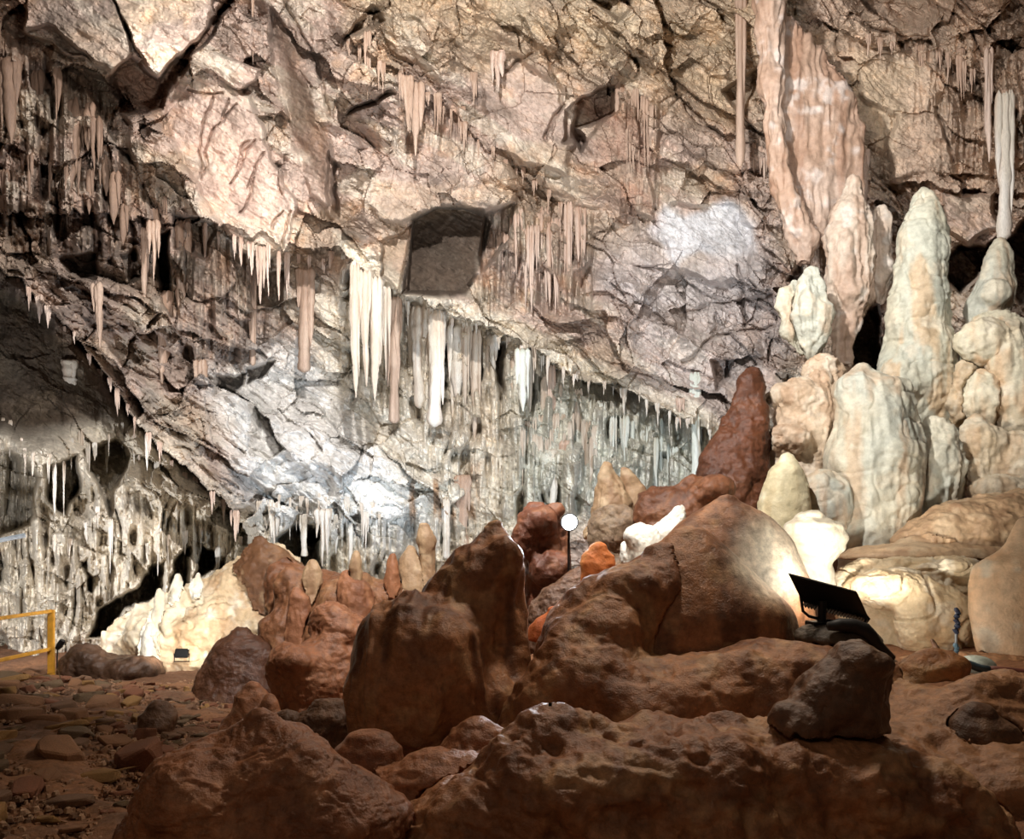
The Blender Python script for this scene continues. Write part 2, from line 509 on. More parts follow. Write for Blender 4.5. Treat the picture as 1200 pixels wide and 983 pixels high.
# smooth panels, upper middle and right
plate([(560, 70), (600, 62), (680, 120), (662, 200), (610, 188), (575, 150)], -0.2, 0.1, -0.2, 4, True, 0.35)
plate([(425, 190), (500, 158), (580, 160), (605, 205), (598, 226), (540, 218), (480, 205), (440, 222)], -0.3, 0.0, 0.4, 12, True, 0.6)
plate([(1000, 45), (1080, 58), (1095, 120), (1050, 140), (1010, 110)], -0.1, 0.1, -0.1, 5, True, 0.4)
plate([(1045, 140), (1110, 130), (1125, 205), (1040, 210)], -0.25, 0, 0.2, 5, True, 0.35)
plate([(1105, 228), (1165, 225), (1168, 262), (1130, 282), (1106, 262)], -0.5, 0, -0.2, 3)
for h in [[(405, 45), (440, 30), (452, 20), (436, 10)],
          [(408, 132), (455, 106), (460, 112), (425, 130)],
          [(700, 0), (735, -10), (738, 12), (722, 22)],
          [(848, 108), (870, 95), (905, 60), (900, 90), (870, 130)],
          [(834, 425), (858, 425), (860, 445), (842, 460)],
          [(300, 320), (332, 318), (328, 356), (300, 352)],
          [(250, 440), (285, 436), (276, 462), (252, 466)],
          [(285, 430), (320, 425), (312, 440), (288, 448)],
          [(484, 465), (498, 462), (496, 495), (486, 490)],
          [(98, 660), (106, 655), (108, 690), (102, 690)],
          [(70, 305), (110, 300), (108, 330), (80, 325)],
          [(925, 330), (936, 300), (940, 330)],
          [(895, 468), (915, 455), (925, 485), (905, 492)],
          [(200, 255), (250, 262), (240, 300), (208, 290)],
          [(140, 300), (160, 290), (168, 320), (150, 330)]]:
    hollow(h, 0.8, 3)
for h in [[(545, 398), (566, 396), (563, 440), (550, 462)],
          [(580, 402), (592, 400), (586, 470)],
          [(522, 404), (529, 404), (526, 440)],
          [(318, 630), (340, 612), (362, 610), (378, 640), (378, 668), (340, 660)],
          [(355, 640), (372, 600), (380, 630)],
          [(108, 745), (118, 720), (160, 690), (172, 665), (190, 660), (190, 700), (150, 715), (125, 745)],
          [(196, 702), (204, 660), (218, 645), (220, 690)],
          [(226, 690), (232, 645), (252, 650), (246, 670)],
          [(-40, 540), (30, 530), (50, 560), (30, 620), (-40, 650)],
          [(55, 545), (92, 535), (95, 560), (75, 600), (58, 590)],
          [(100, 530), (140, 515), (150, 530), (140, 570), (130, 600), (112, 560)],
          [(180, 290), (198, 270), (203, 370), (192, 355)],
          [(1172, 280), (1215, 240), (1225, 360), (1190, 360)],
          [(1106, 300), (1120, 284), (1150, 290), (1165, 276), (1160, 300), (1130, 345), (1112, 330)],
          [(985, 395), (1030, 355), (1036, 420), (1030, 440), (1000, 430)]]:
    hollow(h, 2.4, 3)

# --- long cracks
def crack(line, depth, w):
    global D
    sl = box_of(line, w * 4 + 10)
    p = np.asarray(line, float)
    d = np.full(U[sl].shape, 1e9)
    for a, b in zip(p[:-1], p[1:]):
        e = b - a
        wx = WU[sl] - a[0]; wy = WV[sl] - a[1]
        t = np.clip((wx * e[0] + wy * e[1]) / (e @ e), 0, 1)
        d = np.minimum(d, np.hypot(wx - t * e[0], wy - t * e[1]))
    D[sl] = D[sl] + depth * np.exp(-(d / w) ** 2)


for c in [[(800, 364), (860, 352), (905, 344)], [(832, 365), (836, 392), (800, 425)], [(838, 392), (900, 382)], [(866, 310), (868, 350), (876, 380)],
          [(335, 0), (362, 60), (385, 130)], 
          [(1085, 0), (1120, 20), (1155, 60)], [(1010, 22), (1060, 42), (1090, 40)], [(1095, 130), (1120, 190)], [(605, 20), (630, 60), (580, 90)],
          [(640, 60), (660, 120), (640, 160)], [(700, 30), (740, 70)], [(600, 195), (640, 230), (655, 235)]]:
    crack(c, 0.22, 2.0)
for c in [[(302, 161), (268, 215)], [(310, 174), (289, 221)], [(294, 165), (276, 198)], [(248, 114), (240, 148), (232, 208)], [(278, 124), (258, 148), (235, 201)],
          [(327, 248), (319, 265)], [(336, 248), (331, 289)], [(330, 190), (328, 228)], [(300, 205), (284, 250)], [(225, 106), (262, 112)], [(268, 118), (262, 140)]]:
    crack(c, 0.13, 1.2)
for c in [[(300, -20), (345, 80), (400, 180)], [(395, 20), (440, 100), (520, 140)], [(520, 20), (640, 210), (760, 350)], [(60, 330), (180, 470), (300, 600)]]:
    crack(c, -0.12, 7.0)

# --- mineral colours

PINK = lin((202, 180, 166)); TAN = lin((198, 176, 152)); OCH = lin((178, 138, 100)); CREAM = lin((226, 216, 198)); WHITE = lin((236, 234, 230))
GREY = lin((140, 124, 112)); BRN = lin((112, 84, 64)); DARK = lin((58, 46, 30)); RUST = lin((160, 118, 92))
COL[:] = PINK
n_a = fbm2(U / 90, V / 70, 4, 101); n_b = fbm2(A_ / 60, B_ / 22, 4, 111); n_c = fbm2(U / 7, V / 90, 3, 121); n_d = fbm2(U / 22, V / 22, 4, 131)


def blend(col, m):
    COL[:] = COL * (1 - m[..., None]) + col * m[..., None]


blend(TAN, 0.8 * sstep(-0.1, 0.6, n_a))
blend(CREAM, 0.55 * sstep(0.15, 0.7, n_b))
blend(GREY, 0.5 * sstep(0.2, 0.8, -n_b))


blend(RUST, 0.4 * FLUTE * sstep(0.15, 0.7, -n_c) * (1 - sstep(300, 420, V)))
blend(OCH, 0.35 * sstep(0.3, 0.9, n_d) * (1 - sstep(380, 480, V)))


def paint(pts, col, a, soft, n=None, lo=0.0, hi=0.5):
    sl = box_of(pts, soft + 16)
    sd = poly_sd(pts, WU[sl], WV[sl])
    m = a * sstep(-soft, soft, sd)
    if n is not None:
        m = m * sstep(lo, hi, n[sl])
    COL[sl] = COL[sl] * (1 - m[..., None]) + col * m[..., None]


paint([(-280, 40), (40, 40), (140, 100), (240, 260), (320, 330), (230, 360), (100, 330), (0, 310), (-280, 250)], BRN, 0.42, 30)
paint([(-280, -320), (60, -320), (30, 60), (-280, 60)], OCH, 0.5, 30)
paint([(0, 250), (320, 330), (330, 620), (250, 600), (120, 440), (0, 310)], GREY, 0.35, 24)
paint([(-280, 270), (0, 320), (60, 370), (160, 500), (150, 535), (0, 520), (-280, 520)], DARK, 0.92, 16)  # brown alcove rock, darkened further to hold the shade inside
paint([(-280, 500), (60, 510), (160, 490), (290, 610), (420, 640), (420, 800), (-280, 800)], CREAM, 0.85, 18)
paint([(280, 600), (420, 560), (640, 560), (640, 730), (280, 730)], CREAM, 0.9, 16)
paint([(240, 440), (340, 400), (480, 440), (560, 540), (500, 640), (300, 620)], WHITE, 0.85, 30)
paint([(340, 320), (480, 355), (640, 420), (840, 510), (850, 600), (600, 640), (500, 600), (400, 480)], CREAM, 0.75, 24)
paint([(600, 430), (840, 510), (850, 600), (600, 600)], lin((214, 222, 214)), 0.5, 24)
paint([(440, 0), (960, -40), (900, 140), (780, 130), (640, 80), (560, 60)], lin((204, 182, 148)), 0.6, 50)
paint([(758, 270), (776, 240), (800, 250), (848, 234), (886, 262), (890, 296), (850, 304), (820, 296), (790, 312)], lin((216, 218, 222)), 0.9, 7)  # pale patch painted in for the white lamplight on the slab
paint([(700, 290), (760, 260), (800, 310), (900, 300), (890, 360), (760, 380), (700, 340)], lin((216, 210, 210)), 0.6, 30)
paint([(396, 268), (440, 308), (480, 328), (560, 358), (622, 384), (690, 418), (800, 468), (838, 490), (838, 512), (800, 494), (680, 444), (560, 388), (480, 356), (430, 332), (396, 294)], CREAM, 0.8, 7)  # cream calcite on the ledge lip, lightened as if lit from above
paint([(484, 256), (512, 243), (574, 247), (566, 316), (540, 344), (476, 344)], lin((88, 75, 64)), 0.97, 3)  # dark broken face; the overhang's shade is put into its colour
paint([(440, 212), (605, 215), (600, 245), (486, 260), (446, 330), (440, 260)], TAN, 0.5, 10)
paint([(124, 92), (150, 66), (188, 96), (236, 40), (268, 0), (236, 60), (192, 130), (140, 128)], RUST, 0.7, 6)
paint([(30, -60), (112, -60), (150, 62), (128, 88), (62, 56)], GREY, 0.55, 6)
paint([(318, 10), (335, 30), (392, 190), (392, 252), (345, 160)], BRN, 0.7, 8)
paint([(676, 120), (760, 120), (770, 270), (720, 240)], RUST, 0.55, 16)
paint([(200, 100), (310, 160), (340, 280), (250, 240)], lin((214, 184, 168)), 0.6, 20)
paint([(960, -40), (1280, -40), (1280, 280), (1010, 220)], lin((204, 178, 154)), 0.75, 40)
paint([(1000, 60), (1080, 70), (1040, 200), (980, 110)], lin((196, 178, 150)), 0.5, 20)
paint([(470, 575), (560, 545), (560, 610), (480, 610)], OCH, 0.8, 10, n_c, -0.2, 0.4)
paint([(720, 360), (900, 250), (940, 420), (880, 480), (760, 460)], lin((206, 200, 198)), 0.5, 40)
blend(CREAM, 0.35 * DRIP * np.maximum(dr1, dr2))
COL *= (1 + 0.16 * n_d)[..., None]

VX = (U - 600) / F * D
VZ = CAMZ + (HOR - V) / F * D
nv, nu = U.shape
verts = np.stack([VX, D, VZ], -1).reshape(-1, 3)
idx = np.arange(nv * nu).reshape(nv, nu)
quads = np.stack([idx[:-1, :-1], idx[1:, :-1], idx[1:, 1:], idx[:-1, 1:]], -1).reshape(-1, 4)
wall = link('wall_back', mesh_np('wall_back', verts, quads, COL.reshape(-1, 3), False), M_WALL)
wall['kind'] = 'structure'


def wall_y(px, py, r=0, up=0):
    """how far the wall stands at a pixel; the nearest rock within r across and up above"""
    i0 = int(np.clip((px - r - us[0]) / STEP, 0, nu - 1)); i1 = int(np.clip((px + r - us[0]) / STEP, 0, nu - 1)) + 1
    j0 = int(np.clip((py - up - vs[0]) / STEP, 0, nv - 1)); j1 = int(np.clip((py - vs[0]) / STEP, 0, nv - 1)) + 1
    return float(np.percentile(D[j0:j1, i0:i1], 15))
# ------------------------------------------------------------------ rounded rock: blended solids meshed with surface nets
def surface_nets(Fv, org, h):
    nx, ny, nz = Fv.shape
    s = Fv < 0
    cnt = np.zeros((nx - 1, ny - 1, nz - 1), np.float32)
    acc = np.zeros((nx - 1, ny - 1, nz - 1, 3), np.float32)

    def cs(a, dx, dy, dz):
        return a[dx:dx + nx - 1, dy:dy + ny - 1, dz:dz + nz - 1]
    for ax in range(3):
        for p in (0, 1):
            for q in (0, 1):
                o = [0, 0, 0]; b = [(ax + 1) % 3, (ax + 2) % 3]
                o[b[0]] = p; o[b[1]] = q
                e = list(o); e[ax] = 1
                f0 = cs(Fv, *o); f1 = cs(Fv, *e)
                m = cs(s, *o) != cs(s, *e)
                t = np.where(m, f0 / np.where(m, f0 - f1, 1), 0)
                cnt += m
                for k in range(3):
                    acc[..., k] += np.where(m, t if k == ax else o[k], 0)
    act = cnt > 0
    ids = np.full(act.shape, -1, np.int64)
    ids[act] = np.arange(act.sum())
    ii = np.argwhere(act)
    v = org + h * (ii + acc[act] / cnt[act][:, None])
    quads = []
    for ax in range(3):
        b, c = (ax + 1) % 3, (ax + 2) % 3
        sl0 = [slice(1, -1)] * 3; sl1 = [slice(1, -1)] * 3
        sl0[ax] = slice(0, -1); sl1[ax] = slice(1, None)
        a0 = s[tuple(sl0)]; a1 = s[tuple(sl1)]
        for flip, m in ((False, a0 & ~a1), (True, ~a0 & a1)):
            g = np.argwhere(m)
            if not len(g):
                continue
            g = g + 1; g[:, ax] -= 1

            def cid(db, dc):
                q = g.copy(); q[:, b] -= db; q[:, c] -= dc
                return ids[q[:, 0], q[:, 1], q[:, 2]]
            r = [cid(1, 1), cid(0, 1), cid(0, 0), cid(1, 0)]
            if flip:
                r = r[::-1]
            quads.append(np.stack(r, -1))
    return v, np.concatenate(quads)


def normals(v, q):
    n = np.zeros_like(v)
    fn = np.cross(v[q[:, 2]] - v[q[:, 0]], v[q[:, 3]] - v[q[:, 1]])
    for k in range(4):
        np.add.at(n, q[:, k], fn)
    return n / (np.linalg.norm(n, axis=1, keepdims=True) + 1e-12)


def L_(slices, Y, rd=0.8, dy=None):
    """loft through rows (py, px left, px right) about an axis Y metres ahead; rd = depth / width"""
    return ('L', slices, Y, rd, dy)


def E_(px, py, rx, ry, Y, rd=1.0):
    return ('E', px, py, rx, ry, Y, rd)


def prim_bounds(p):
    if p[0] == 'L':
        _, sl, Y, rd, dy = p
        sl = np.asarray(sl, float)
        x0 = (sl[:, 1].min() - 600) / F * Y; x1 = (sl[:, 2].max() - 600) / F * Y
        r = (sl[:, 2] - sl[:, 1]).max() / 2 / F * Y * rd
        z1 = CAMZ + (HOR - sl[0, 0]) / F * Y + 12.0 / F * Y
        z0 = CAMZ + (HOR - sl[-1, 0]) / F * Y
        return np.array([x0, Y - r, z0]), np.array([x1, Y + r, z1])
    _, px, py, rx, ry, Y, rd = p
    c = np.array(at(px, py, Y)); r = np.array([rx, rx * rd, ry]) / F * Y
    return c - r, c + r


def prim_field(p, X, Yg, Z):
    if p[0] == 'L':
        _, sl, Y, rd, dy = p
        sl = np.asarray(sl, float)
        z = CAMZ + (HOR - sl[:, 0]) / F * Y
        c = ((sl[:, 1] + sl[:, 2]) / 2 - 600) / F * Y
        r = (sl[:, 2] - sl[:, 1]) / 2 / F * Y
        # a rounded cap closes the top
        hc = min(r[0] * 0.7, 11.0 / F * Y)
        t = np.array([1.0, 0.9, 0.7, 0.4])
        z = np.concatenate([z[0] + hc * t, z]); c = np.concatenate([np.full(4, c[0]), c]); r = np.concatenate([r[0] * np.sqrt(1 - np.minimum(t, 0.999) ** 2), r])
        zz = Z
        o = np.argsort(z)
        # smooth the profile
        zf = np.linspace(z.min(), z.max(), 160)
        cf = np.interp(zf, z[o], c[o]); rf = np.interp(zf, z[o], r[o])
        ker = np.hanning(13); ker /= ker.sum()
        pad = lambda a: np.convolve(np.pad(a, 6, mode='edge'), ker, mode='valid')
        cf = pad(cf); rf2 = pad(rf)
        w = np.clip((z.max() - zf) / (hc + 1e-6), 0, 1)
        rf = rf * (1 - w) + rf2 * w
        cx = np.interp(zz, zf, cf); rx = np.maximum(np.interp(zz, zf, rf), 0.004)
        ry = rx * rd
        q = np.sqrt(((X - cx) / rx) ** 2 + ((Yg - Y) / ry) ** 2)
        f = (q - 1) * np.minimum(rx, ry)
        return np.maximum(f, np.maximum(Z - z.max(), z.min() - Z))
    _, px, py, rx, ry, Y, rd = p
    c = at(px, py, Y)
    a = rx / F * Y; b = a * rd; e = ry / F * Y
    q = np.sqrt(((X - c[0]) / a) ** 2 + ((Yg - c[1]) / b) ** 2 + ((Z - c[2]) / e) ** 2)
    return (q - 1) * min(a, b, e)


def solid_field(prims, k, X, Yg, Z, shape):
    f = None
    for p in prims:
        g = np.broadcast_to(prim_field(p, X, Yg, Z), shape)
        if f is None:
            f = g.copy()
        else:
            m = np.clip(k - np.abs(f - g), 0, None) / k
            f = np.minimum(f, g) - m * m * k * 0.25
    return f


def relief(x, y, z, amp=0.03, freq=3.0, flute=0.0, ff=14.0, crk=0.0, seed=0, pits=0.0, terr=0.0, facet=0.0, ridge=0.0):
    d = amp * fbm3(x * freq, y * freq, z * freq, 4, seed)
    if facet:
        a = fbm3(x * freq * 1.3, y * freq * 1.3, z * freq * 2.2, 3, seed + 40)
        d = d + facet * (np.round(a * 3) / 3 - a)
    if ridge:
        d = d + ridge * (0.55 - np.abs(fbm3(x * freq * 1.7 + 0.3 * y, y * freq * 1.7, z * freq * 1.7, 4, seed + 60, 0.55)))
    if flute:
        wv = 0.05 * fbm3(x * 3, y * 3, z * 2, 2, seed + 5)
        d = d - flute * np.abs(vnoise3((x + wv) * ff, (y + wv) * ff, z * 0.9, seed + 6)) + flute * 0.3
        d = d - 0.5 * flute * np.abs(vnoise3((x + wv) * ff * 2.3, (y + wv) * ff * 2.3, z * 1.7, seed + 7))
    if terr:
        ph = z * 9 + 1.2 * fbm3(x * 2, y * 2, z * 2, 2, seed + 8)
        d = d + terr * (np.abs(np.sin(ph * math.pi)) - 0.6) * (0.4 + 0.6 * sstep(-0.3, 0.5, fbm3(x * 2.5, y * 2.5, z * 2.5, 2, seed + 18)))
    if crk:
        d = d - crk * sstep(0.9, 0.985, 1 - np.abs(vnoise3(x * 3.1, y * 3.1, z * 5.0, seed + 9)))
    if pits:
        d = d - pits * sstep(0.3, 0.75, vnoise3(x * 9, y * 9, z * 9, seed + 10))
    return d


ROCKS = []      # what already stands: later rocks lean against these and do not run through them
GAP = 0.01


def rock_mesh(name, prims, res=3.0, k=0.08, pal=None, seed=0, streak=0.5, tints=(), **rel):
    lo = np.min([prim_bounds(p)[0] for p in prims], 0); hi = np.max([prim_bounds(p)[1] for p in prims], 0)
    Ym = np.mean([p[2] if p[0] == 'L' else p[5] for p in prims])
    h = res * Ym / F
    n = np.ceil((hi - lo) / h).astype(int) + 7
    while n.prod() > 3.2e6:
        h *= 1.1; n = np.ceil((hi - lo) / h).astype(int) + 7
    org = lo - 3 * h
    gx_, gy_, gz_ = (org[i] + h * np.arange(n[i]) for i in range(3))
    f = solid_field(prims, k, gx_[:, None, None], gy_[None, :, None], gz_[None, None, :], tuple(n))
    near = [r for r in ROCKS if (r[2] > lo - 0.1).all() and (r[1] < hi + 0.1).all()]
    for pr, l2, h2, k2, rel2 in near:
        a = [max(0, int((l2[i] - 0.1 - org[i]) / h)) for i in range(3)]; b = [min(n[i], int((h2[i] + 0.1 - org[i]) / h) + 2) for i in range(3)]
        sl = tuple(slice(a[i], b[i]) for i in range(3))
        g = solid_field(pr, k2, gx_[sl[0], None, None], gy_[None, sl[1], None], gz_[None, None, sl[2]], tuple(b[i] - a[i] for i in range(3)))
        cut_ = np.maximum(f[sl], GAP - g)
        if (cut_ < -0.02).any():
            f[sl] = cut_
    v, q = surface_nets(f.astype(np.float32), org, h)
    nr = normals(v, q)
    rel['seed'] = seed
    v = v + nr * relief(*v.T, **rel)[:, None]
    for it in range(4):
        for pr, l2, h2, k2, rel2 in near:
            m = ((v > l2 - 0.15) & (v < h2 + 0.15)).all(1)
            if not m.any():
                continue
            w = v[m]
            ff_ = lambda u: solid_field(pr, k2, u[:, 0], u[:, 1], u[:, 2], (len(u),))
            g = ff_(w) - relief(*w.T, **rel2)
            c = g < GAP
            if not c.any():
                continue
            w2 = w[c]; e = 0.004
            gr = np.stack([ff_(w2 + e * np.eye(3)[i]) - ff_(w2 - e * np.eye(3)[i]) for i in range(3)], -1) / (2 * e)
            gm = np.linalg.norm(gr, axis=1) + 1e-3
            st = np.clip((GAP + 0.006 - g[c]) / gm, 0, 0.12)
            w[c] = w2 + gr / gm[:, None] * st[:, None]
            v[m] = w
    ROCKS.append((prims, lo, hi, k, dict(rel)))
    x, y, z = v.T
    # mineral colour; the tint patches also hold lamp light
    pal = pal or PAL_BROWN
    c = [lin(p) for p in pal]
    a = sstep(-0.45, 0.55, fbm3(x * 1.7, y * 1.7, z * 1.3, 3, seed + 20))
    b = sstep(0.0, 0.7, fbm3(x * 6, y * 6, z * 0.8, 3, seed + 21))
    e = sstep(0.15, 0.75, fbm3(x * 5, y * 5, z * 5, 3, seed + 22))
    col = c[0] * (1 - a[:, None]) + c[1] * a[:, None]
    col = col * (1 - streak * b[:, None]) + c[2] * (streak * b[:, None])
    if len(c) > 3:
        col = col * (1 - 0.7 * e[:, None]) + c[3] * 0.7 * e[:, None]
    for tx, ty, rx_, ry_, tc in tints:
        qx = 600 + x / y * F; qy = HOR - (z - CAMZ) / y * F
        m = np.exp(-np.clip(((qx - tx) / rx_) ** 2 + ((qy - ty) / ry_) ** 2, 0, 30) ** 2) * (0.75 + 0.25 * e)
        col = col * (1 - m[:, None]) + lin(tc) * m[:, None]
    # put the origin at the foot
    foot = np.array([(v[:, 0].min() + v[:, 0].max()) / 2, (v[:, 1].min() + v[:, 1].max()) / 2, v[:, 2].min()])
    return mesh_np(name, v - foot, q, col), foot


def inside_rock(pts, clear):
    pts = np.atleast_2d(np.asarray(pts, float))
    r = np.zeros(len(pts), bool)
    for pr, l2, h2, k2, rel2 in ROCKS:
        m = ((pts > l2 - 0.2) & (pts < h2 + 0.2)).all(1) & ~r
        if m.any():
            r[m] = solid_field(pr, k2, pts[m, 0], pts[m, 1], pts[m, 2], (int(m.sum()),)) < clear
    return r


def surf_y(px, py, y0=5.0, y1=14.0):
    """distance to the first rock met along the line of sight through a pixel"""
    ys = np.arange(y0, y1, 0.02)
    pts = np.stack([(px - 600) / F * ys, ys, CAMZ + (HOR - py) / F * ys], -1)
    m = inside_rock(pts, 0.0)
    return float(ys[np.argmax(m)]) if m.any() else None


def rock(name, label, cat, prims, mat, group=None, **kw):
    me, foot = rock_mesh(name, prims, **kw)
    o = link(name, me, mat)
    o.location = foot
    return tag(o, label, cat, group)


PAL_BROWN = [(146, 98, 66), (174, 122, 84), (92, 54, 34), (192, 150, 110)]
PAL_RED = [(146, 96, 66), (166, 112, 78), (112, 70, 48), (182, 130, 94)]
PAL_DARK = [(100, 72, 54), (118, 86, 64), (74, 52, 38), (130, 98, 72)]
PAL_ORANGE = [(190, 100, 48), (206, 120, 62), (150, 80, 40), (215, 150, 95)]  # orange albedo stands in for lamplight glowing through the stones
PAL_CREAM = [(188, 168, 138), (200, 184, 158), (172, 136, 98), (208, 198, 176)]
PAL_PALE = [(188, 182, 162), (182, 182, 168), (188, 150, 114), (206, 196, 174)]
PAL_TAN = [(176, 144, 110), (190, 158, 122), (142, 104, 74), (202, 176, 142)]
PAL_WHITE = [(228, 218, 196), (238, 232, 218), (214, 190, 152), (242, 238, 228)]
PAL_PEACH = [(222, 186, 148), (230, 200, 166), (206, 160, 118), (214, 206, 186)]
PAL_DRAPE = [(204, 172, 148), (214, 190, 168), (170, 120, 88), (224, 214, 206)]


# ------------------------------------------------------------------ dripstone: stalactites and columns
def drip_tube(prof, seed, nseg, nring, flute, lump, flat, off=(0, 0), rad=1.0, length=1.0):
    t = np.linspace(0, 1, nring)
    r = np.interp(t, *np.asarray(prof, float).T) * rad
    an = np.linspace(0, 2 * np.pi, nseg, endpoint=False)
    T, AN = np.meshgrid(t, an, indexing='ij')
    R = np.repeat(r[:, None], nseg, 1)
    cx, cy = np.cos(AN), np.sin(AN)
    R = R * (1 + lump * fbm2(T * 9 * length + seed * 3.1, 0 * T + seed, 3, seed) + flute * 1.4 * (np.abs(vnoise3(cx * 2.2 + seed, cy * 2.2, T * 1.3, seed + 4)) - 0.3) + 0.1 * vnoise3(cx * 1.5, cy * 1.5, T * 12, seed + 8))
    wx = 0.35 * rad * vnoise2(T * 2.2 + seed, 0 * T, seed + 1) * T; wy = 0.35 * rad * vnoise2(T * 2.2 + seed, 0 * T, seed + 2) * T
    v = np.stack([cx * R + wx + off[0], cy * R * flat + wy + off[1], -T * length], -1).reshape(-1, 3)
    i = np.arange(nring * nseg).reshape(nring, nseg)
    j = np.roll(i, -1, 1)
    q = np.stack([i[:-1], i[1:], j[1:], j[:-1]], -1).reshape(-1, 4).tolist()
    n = len(v)
    v = np.concatenate([v, [[v[i[-1], 0].mean(), v[i[-1], 1].mean(), -1.004 * length], [off[0], off[1], 0.0]]])
    for a in range(nseg):
        q.append([n, int(i[-1, (a + 1) % nseg]), int(i[-1, a])])
        q.append([n + 1, int(i[0, a]), int(i[0, (a + 1) % nseg])])
    return v, q, np.concatenate([T.ravel(), [1, 0]]), np.concatenate([AN.ravel(), [0, 0]])


def drip_mesh(name, prof, seed, nseg=14, nring=26, flute=0.12, lump=0.12, pal=None, flat=1.0, lobes=2):
    """unit stalactite hanging from z = 0 to z = -1 about half a width of 1, with shorter drips fused to its sides"""
    rg = random.Random(seed)
    tubes = [drip_tube(prof, seed, nseg, nring, flute, lump, flat, (0, 0), 0.72, 1.0)]
    for k in range(lobes):
        sx = (-1) ** k * rg.uniform(0.4, 0.85)
        tubes.append(drip_tube(PROF['carrot'] if prof is not PROF['column'] else PROF['drape'], seed + 17 * k + 1, max(7, nseg - 4), max(10, nring - 8), flute, lump, flat, (sx, rg.uniform(-0.4, 0.3)), rg.uniform(0.3, 0.55), rg.uniform(0.35, 0.85)))
    V_, Q_, T_, A2 = [], [], [], []
    n = 0
    for v, q, t, a in tubes:
        V_.append(v); Q_ += [[k + n for k in f] for f in q]; T_.append(t); A2.append(a); n += len(v)
    v = np.concatenate(V_); TT = np.concatenate(T_); AA = np.concatenate(A2)
    pal = pal or PAL_DRAPE
    c = [lin(p) for p in pal]
    a = sstep(-0.4, 0.5, fbm2(TT * 4 + seed, np.sin(AA) * 0.8, 3, seed + 5))[:, None]
    b = sstep(-0.1, 0.6, fbm2(np.cos(AA) * 2.2, TT * 0.8 + seed, 2, seed + 6))[:, None]
    col = (c[0] * (1 - a) + c[1] * a) * (1 - 0.7 * b) + c[2] * 0.7 * b
    col = col * (1 - 0.3 * TT[:, None]) + c[3] * 0.3 * TT[:, None]
    me = bpy.data.meshes.new(name)
    me.from_pydata(v.tolist(), [], Q_)
    me.polygons.foreach_set('use_smooth', np.ones(len(me.polygons), bool))
    at_ = me.attributes.new('mineral', 'FLOAT_COLOR', 'POINT')
    c4 = np.ones((len(v), 4), np.float32); c4[:, :3] = col
    at_.data.foreach_set('color', c4.ravel())
    me.materials.append(M_DRIP)
    return me


PROF = {
    'spike': [(0, 0.15), (0.05, 0.8), (0.09, 0.85), (0.3, 0.55), (0.7, 0.3), (0.95, 0.1), (1, 0.04)],
    'straw': [(0, 0.1), (0.06, 0.6), (0.5, 0.42), (0.9, 0.25), (1, 0.08)],
    'carrot': [(0, 0.2), (0.06, 0.85), (0.2, 1), (0.5, 0.75), (0.8, 0.4), (0.97, 0.12), (1, 0.05)],
    'column': [(0, 0.3), (0.05, 0.95), (0.4, 0.85), (0.8, 0.95), (0.93, 1.1), (0.98, 1.0), (1, 0.4)],
    'drape': [(0, 0.2), (0.06, 0.85), (0.15, 1), (0.5, 0.95), (0.75, 0.7), (0.92, 0.35), (1, 0.1)],
}


def hang(name, me, px, top, bot, w, Y, flat=1.0, up=4):
    """link a dripstone mesh from row top to row bot, w px wide, on an axis Y metres ahead; it roots up px into the rock"""
    o = bpy.data.objects.new(name, me)
    p = at(px, top - up, Y)
    s = w / 2 / F * Y
    o.location = p
    o.scale = (s, s * flat, (bot - top + up) / F * Y)
    C.objects.link(o)
    return o


def stalactite(label, px, top, bot, w, kind='spike', pal=None, out=0.1, flat=1.0, seed=None, group=None, name='stalactite', Y=None, cat='stalactite', nseg=16):
    seed = int(px * 7 + top) if seed is None else seed
    me = drip_mesh(name, PROF[kind], seed, nseg, 44, 0.28, 0.18, pal, 1.0, 0 if w < 8 else 3)
    if Y is None:
        Y = wall_y(px, top, max(2, w * 0.3), 8) - out * w / 2 / F * 13
    o = hang(name, me, px, top, bot, w, Y, flat)
    return tag(o, label, cat, group)
# ------------------------------------------------------------------ floor
def floor_z(x, y):
    x = np.asarray(x, float); y = np.asarray(y, float)
    z = -0.12 - 0.13 * sstep(5, 10, y)
    z = z + 0.30 * np.exp(-(((x + 6.0) / 1.5) ** 2 + ((y - 8.3) / 1.7) ** 2))
    z = z + 0.22 * sstep(-1.7, -3.6, x) * sstep(9.5, 6, y)
    z = z + 0.75 * sstep(1.0, 3.2, x) * sstep(3.6, 5.6, y)
    z = z + 0.35 * sstep(-0.5, 0.3, x) * sstep(5.2, 6.5, y) * sstep(2.0, 1.0, x)
    z = z + 0.9 * sstep(9.2, 12.2, y) * sstep(-3.2, -1.0, x)
    return z


gx = np.arange(-9.5, 10, 0.045); gy = np.arange(1.2, 14.6, 0.045)
GX, GY = np.meshgrid(gx, gy)
GZ = floor_z(GX, GY)
path = sstep(-1.2, -2.2, GX)
f1, f2, ix, iy, dx, dy = worley2(GX / 0.22, GY / 0.22, 7)
GZ += 0.05 * fbm2(GX * 1.3, GY * 1.3, 3, 301) + path * (0.022 * (hsh(ix, iy, 0 * ix, 5) - 0.5) - 0.03 * f1) + 0.018 * fbm2(GX * 6, GY * 6, 3, 311)
fa = sstep(-0.5, 0.5, fbm2(GX * 1.1, GY * 1.1, 3, 321))[..., None]; fb = sstep(0, 0.7, fbm2(GX * 5, GY * 5, 3, 331))[..., None]
fc = lin((116, 82, 60)) * (1 - fa) + lin((140, 98, 68)) * fa
fc = fc * (1 - 0.5 * fb) + lin((88, 64, 48)) * 0.5 * fb
mud = sstep(-1.6, -0.9, GX)[..., None]
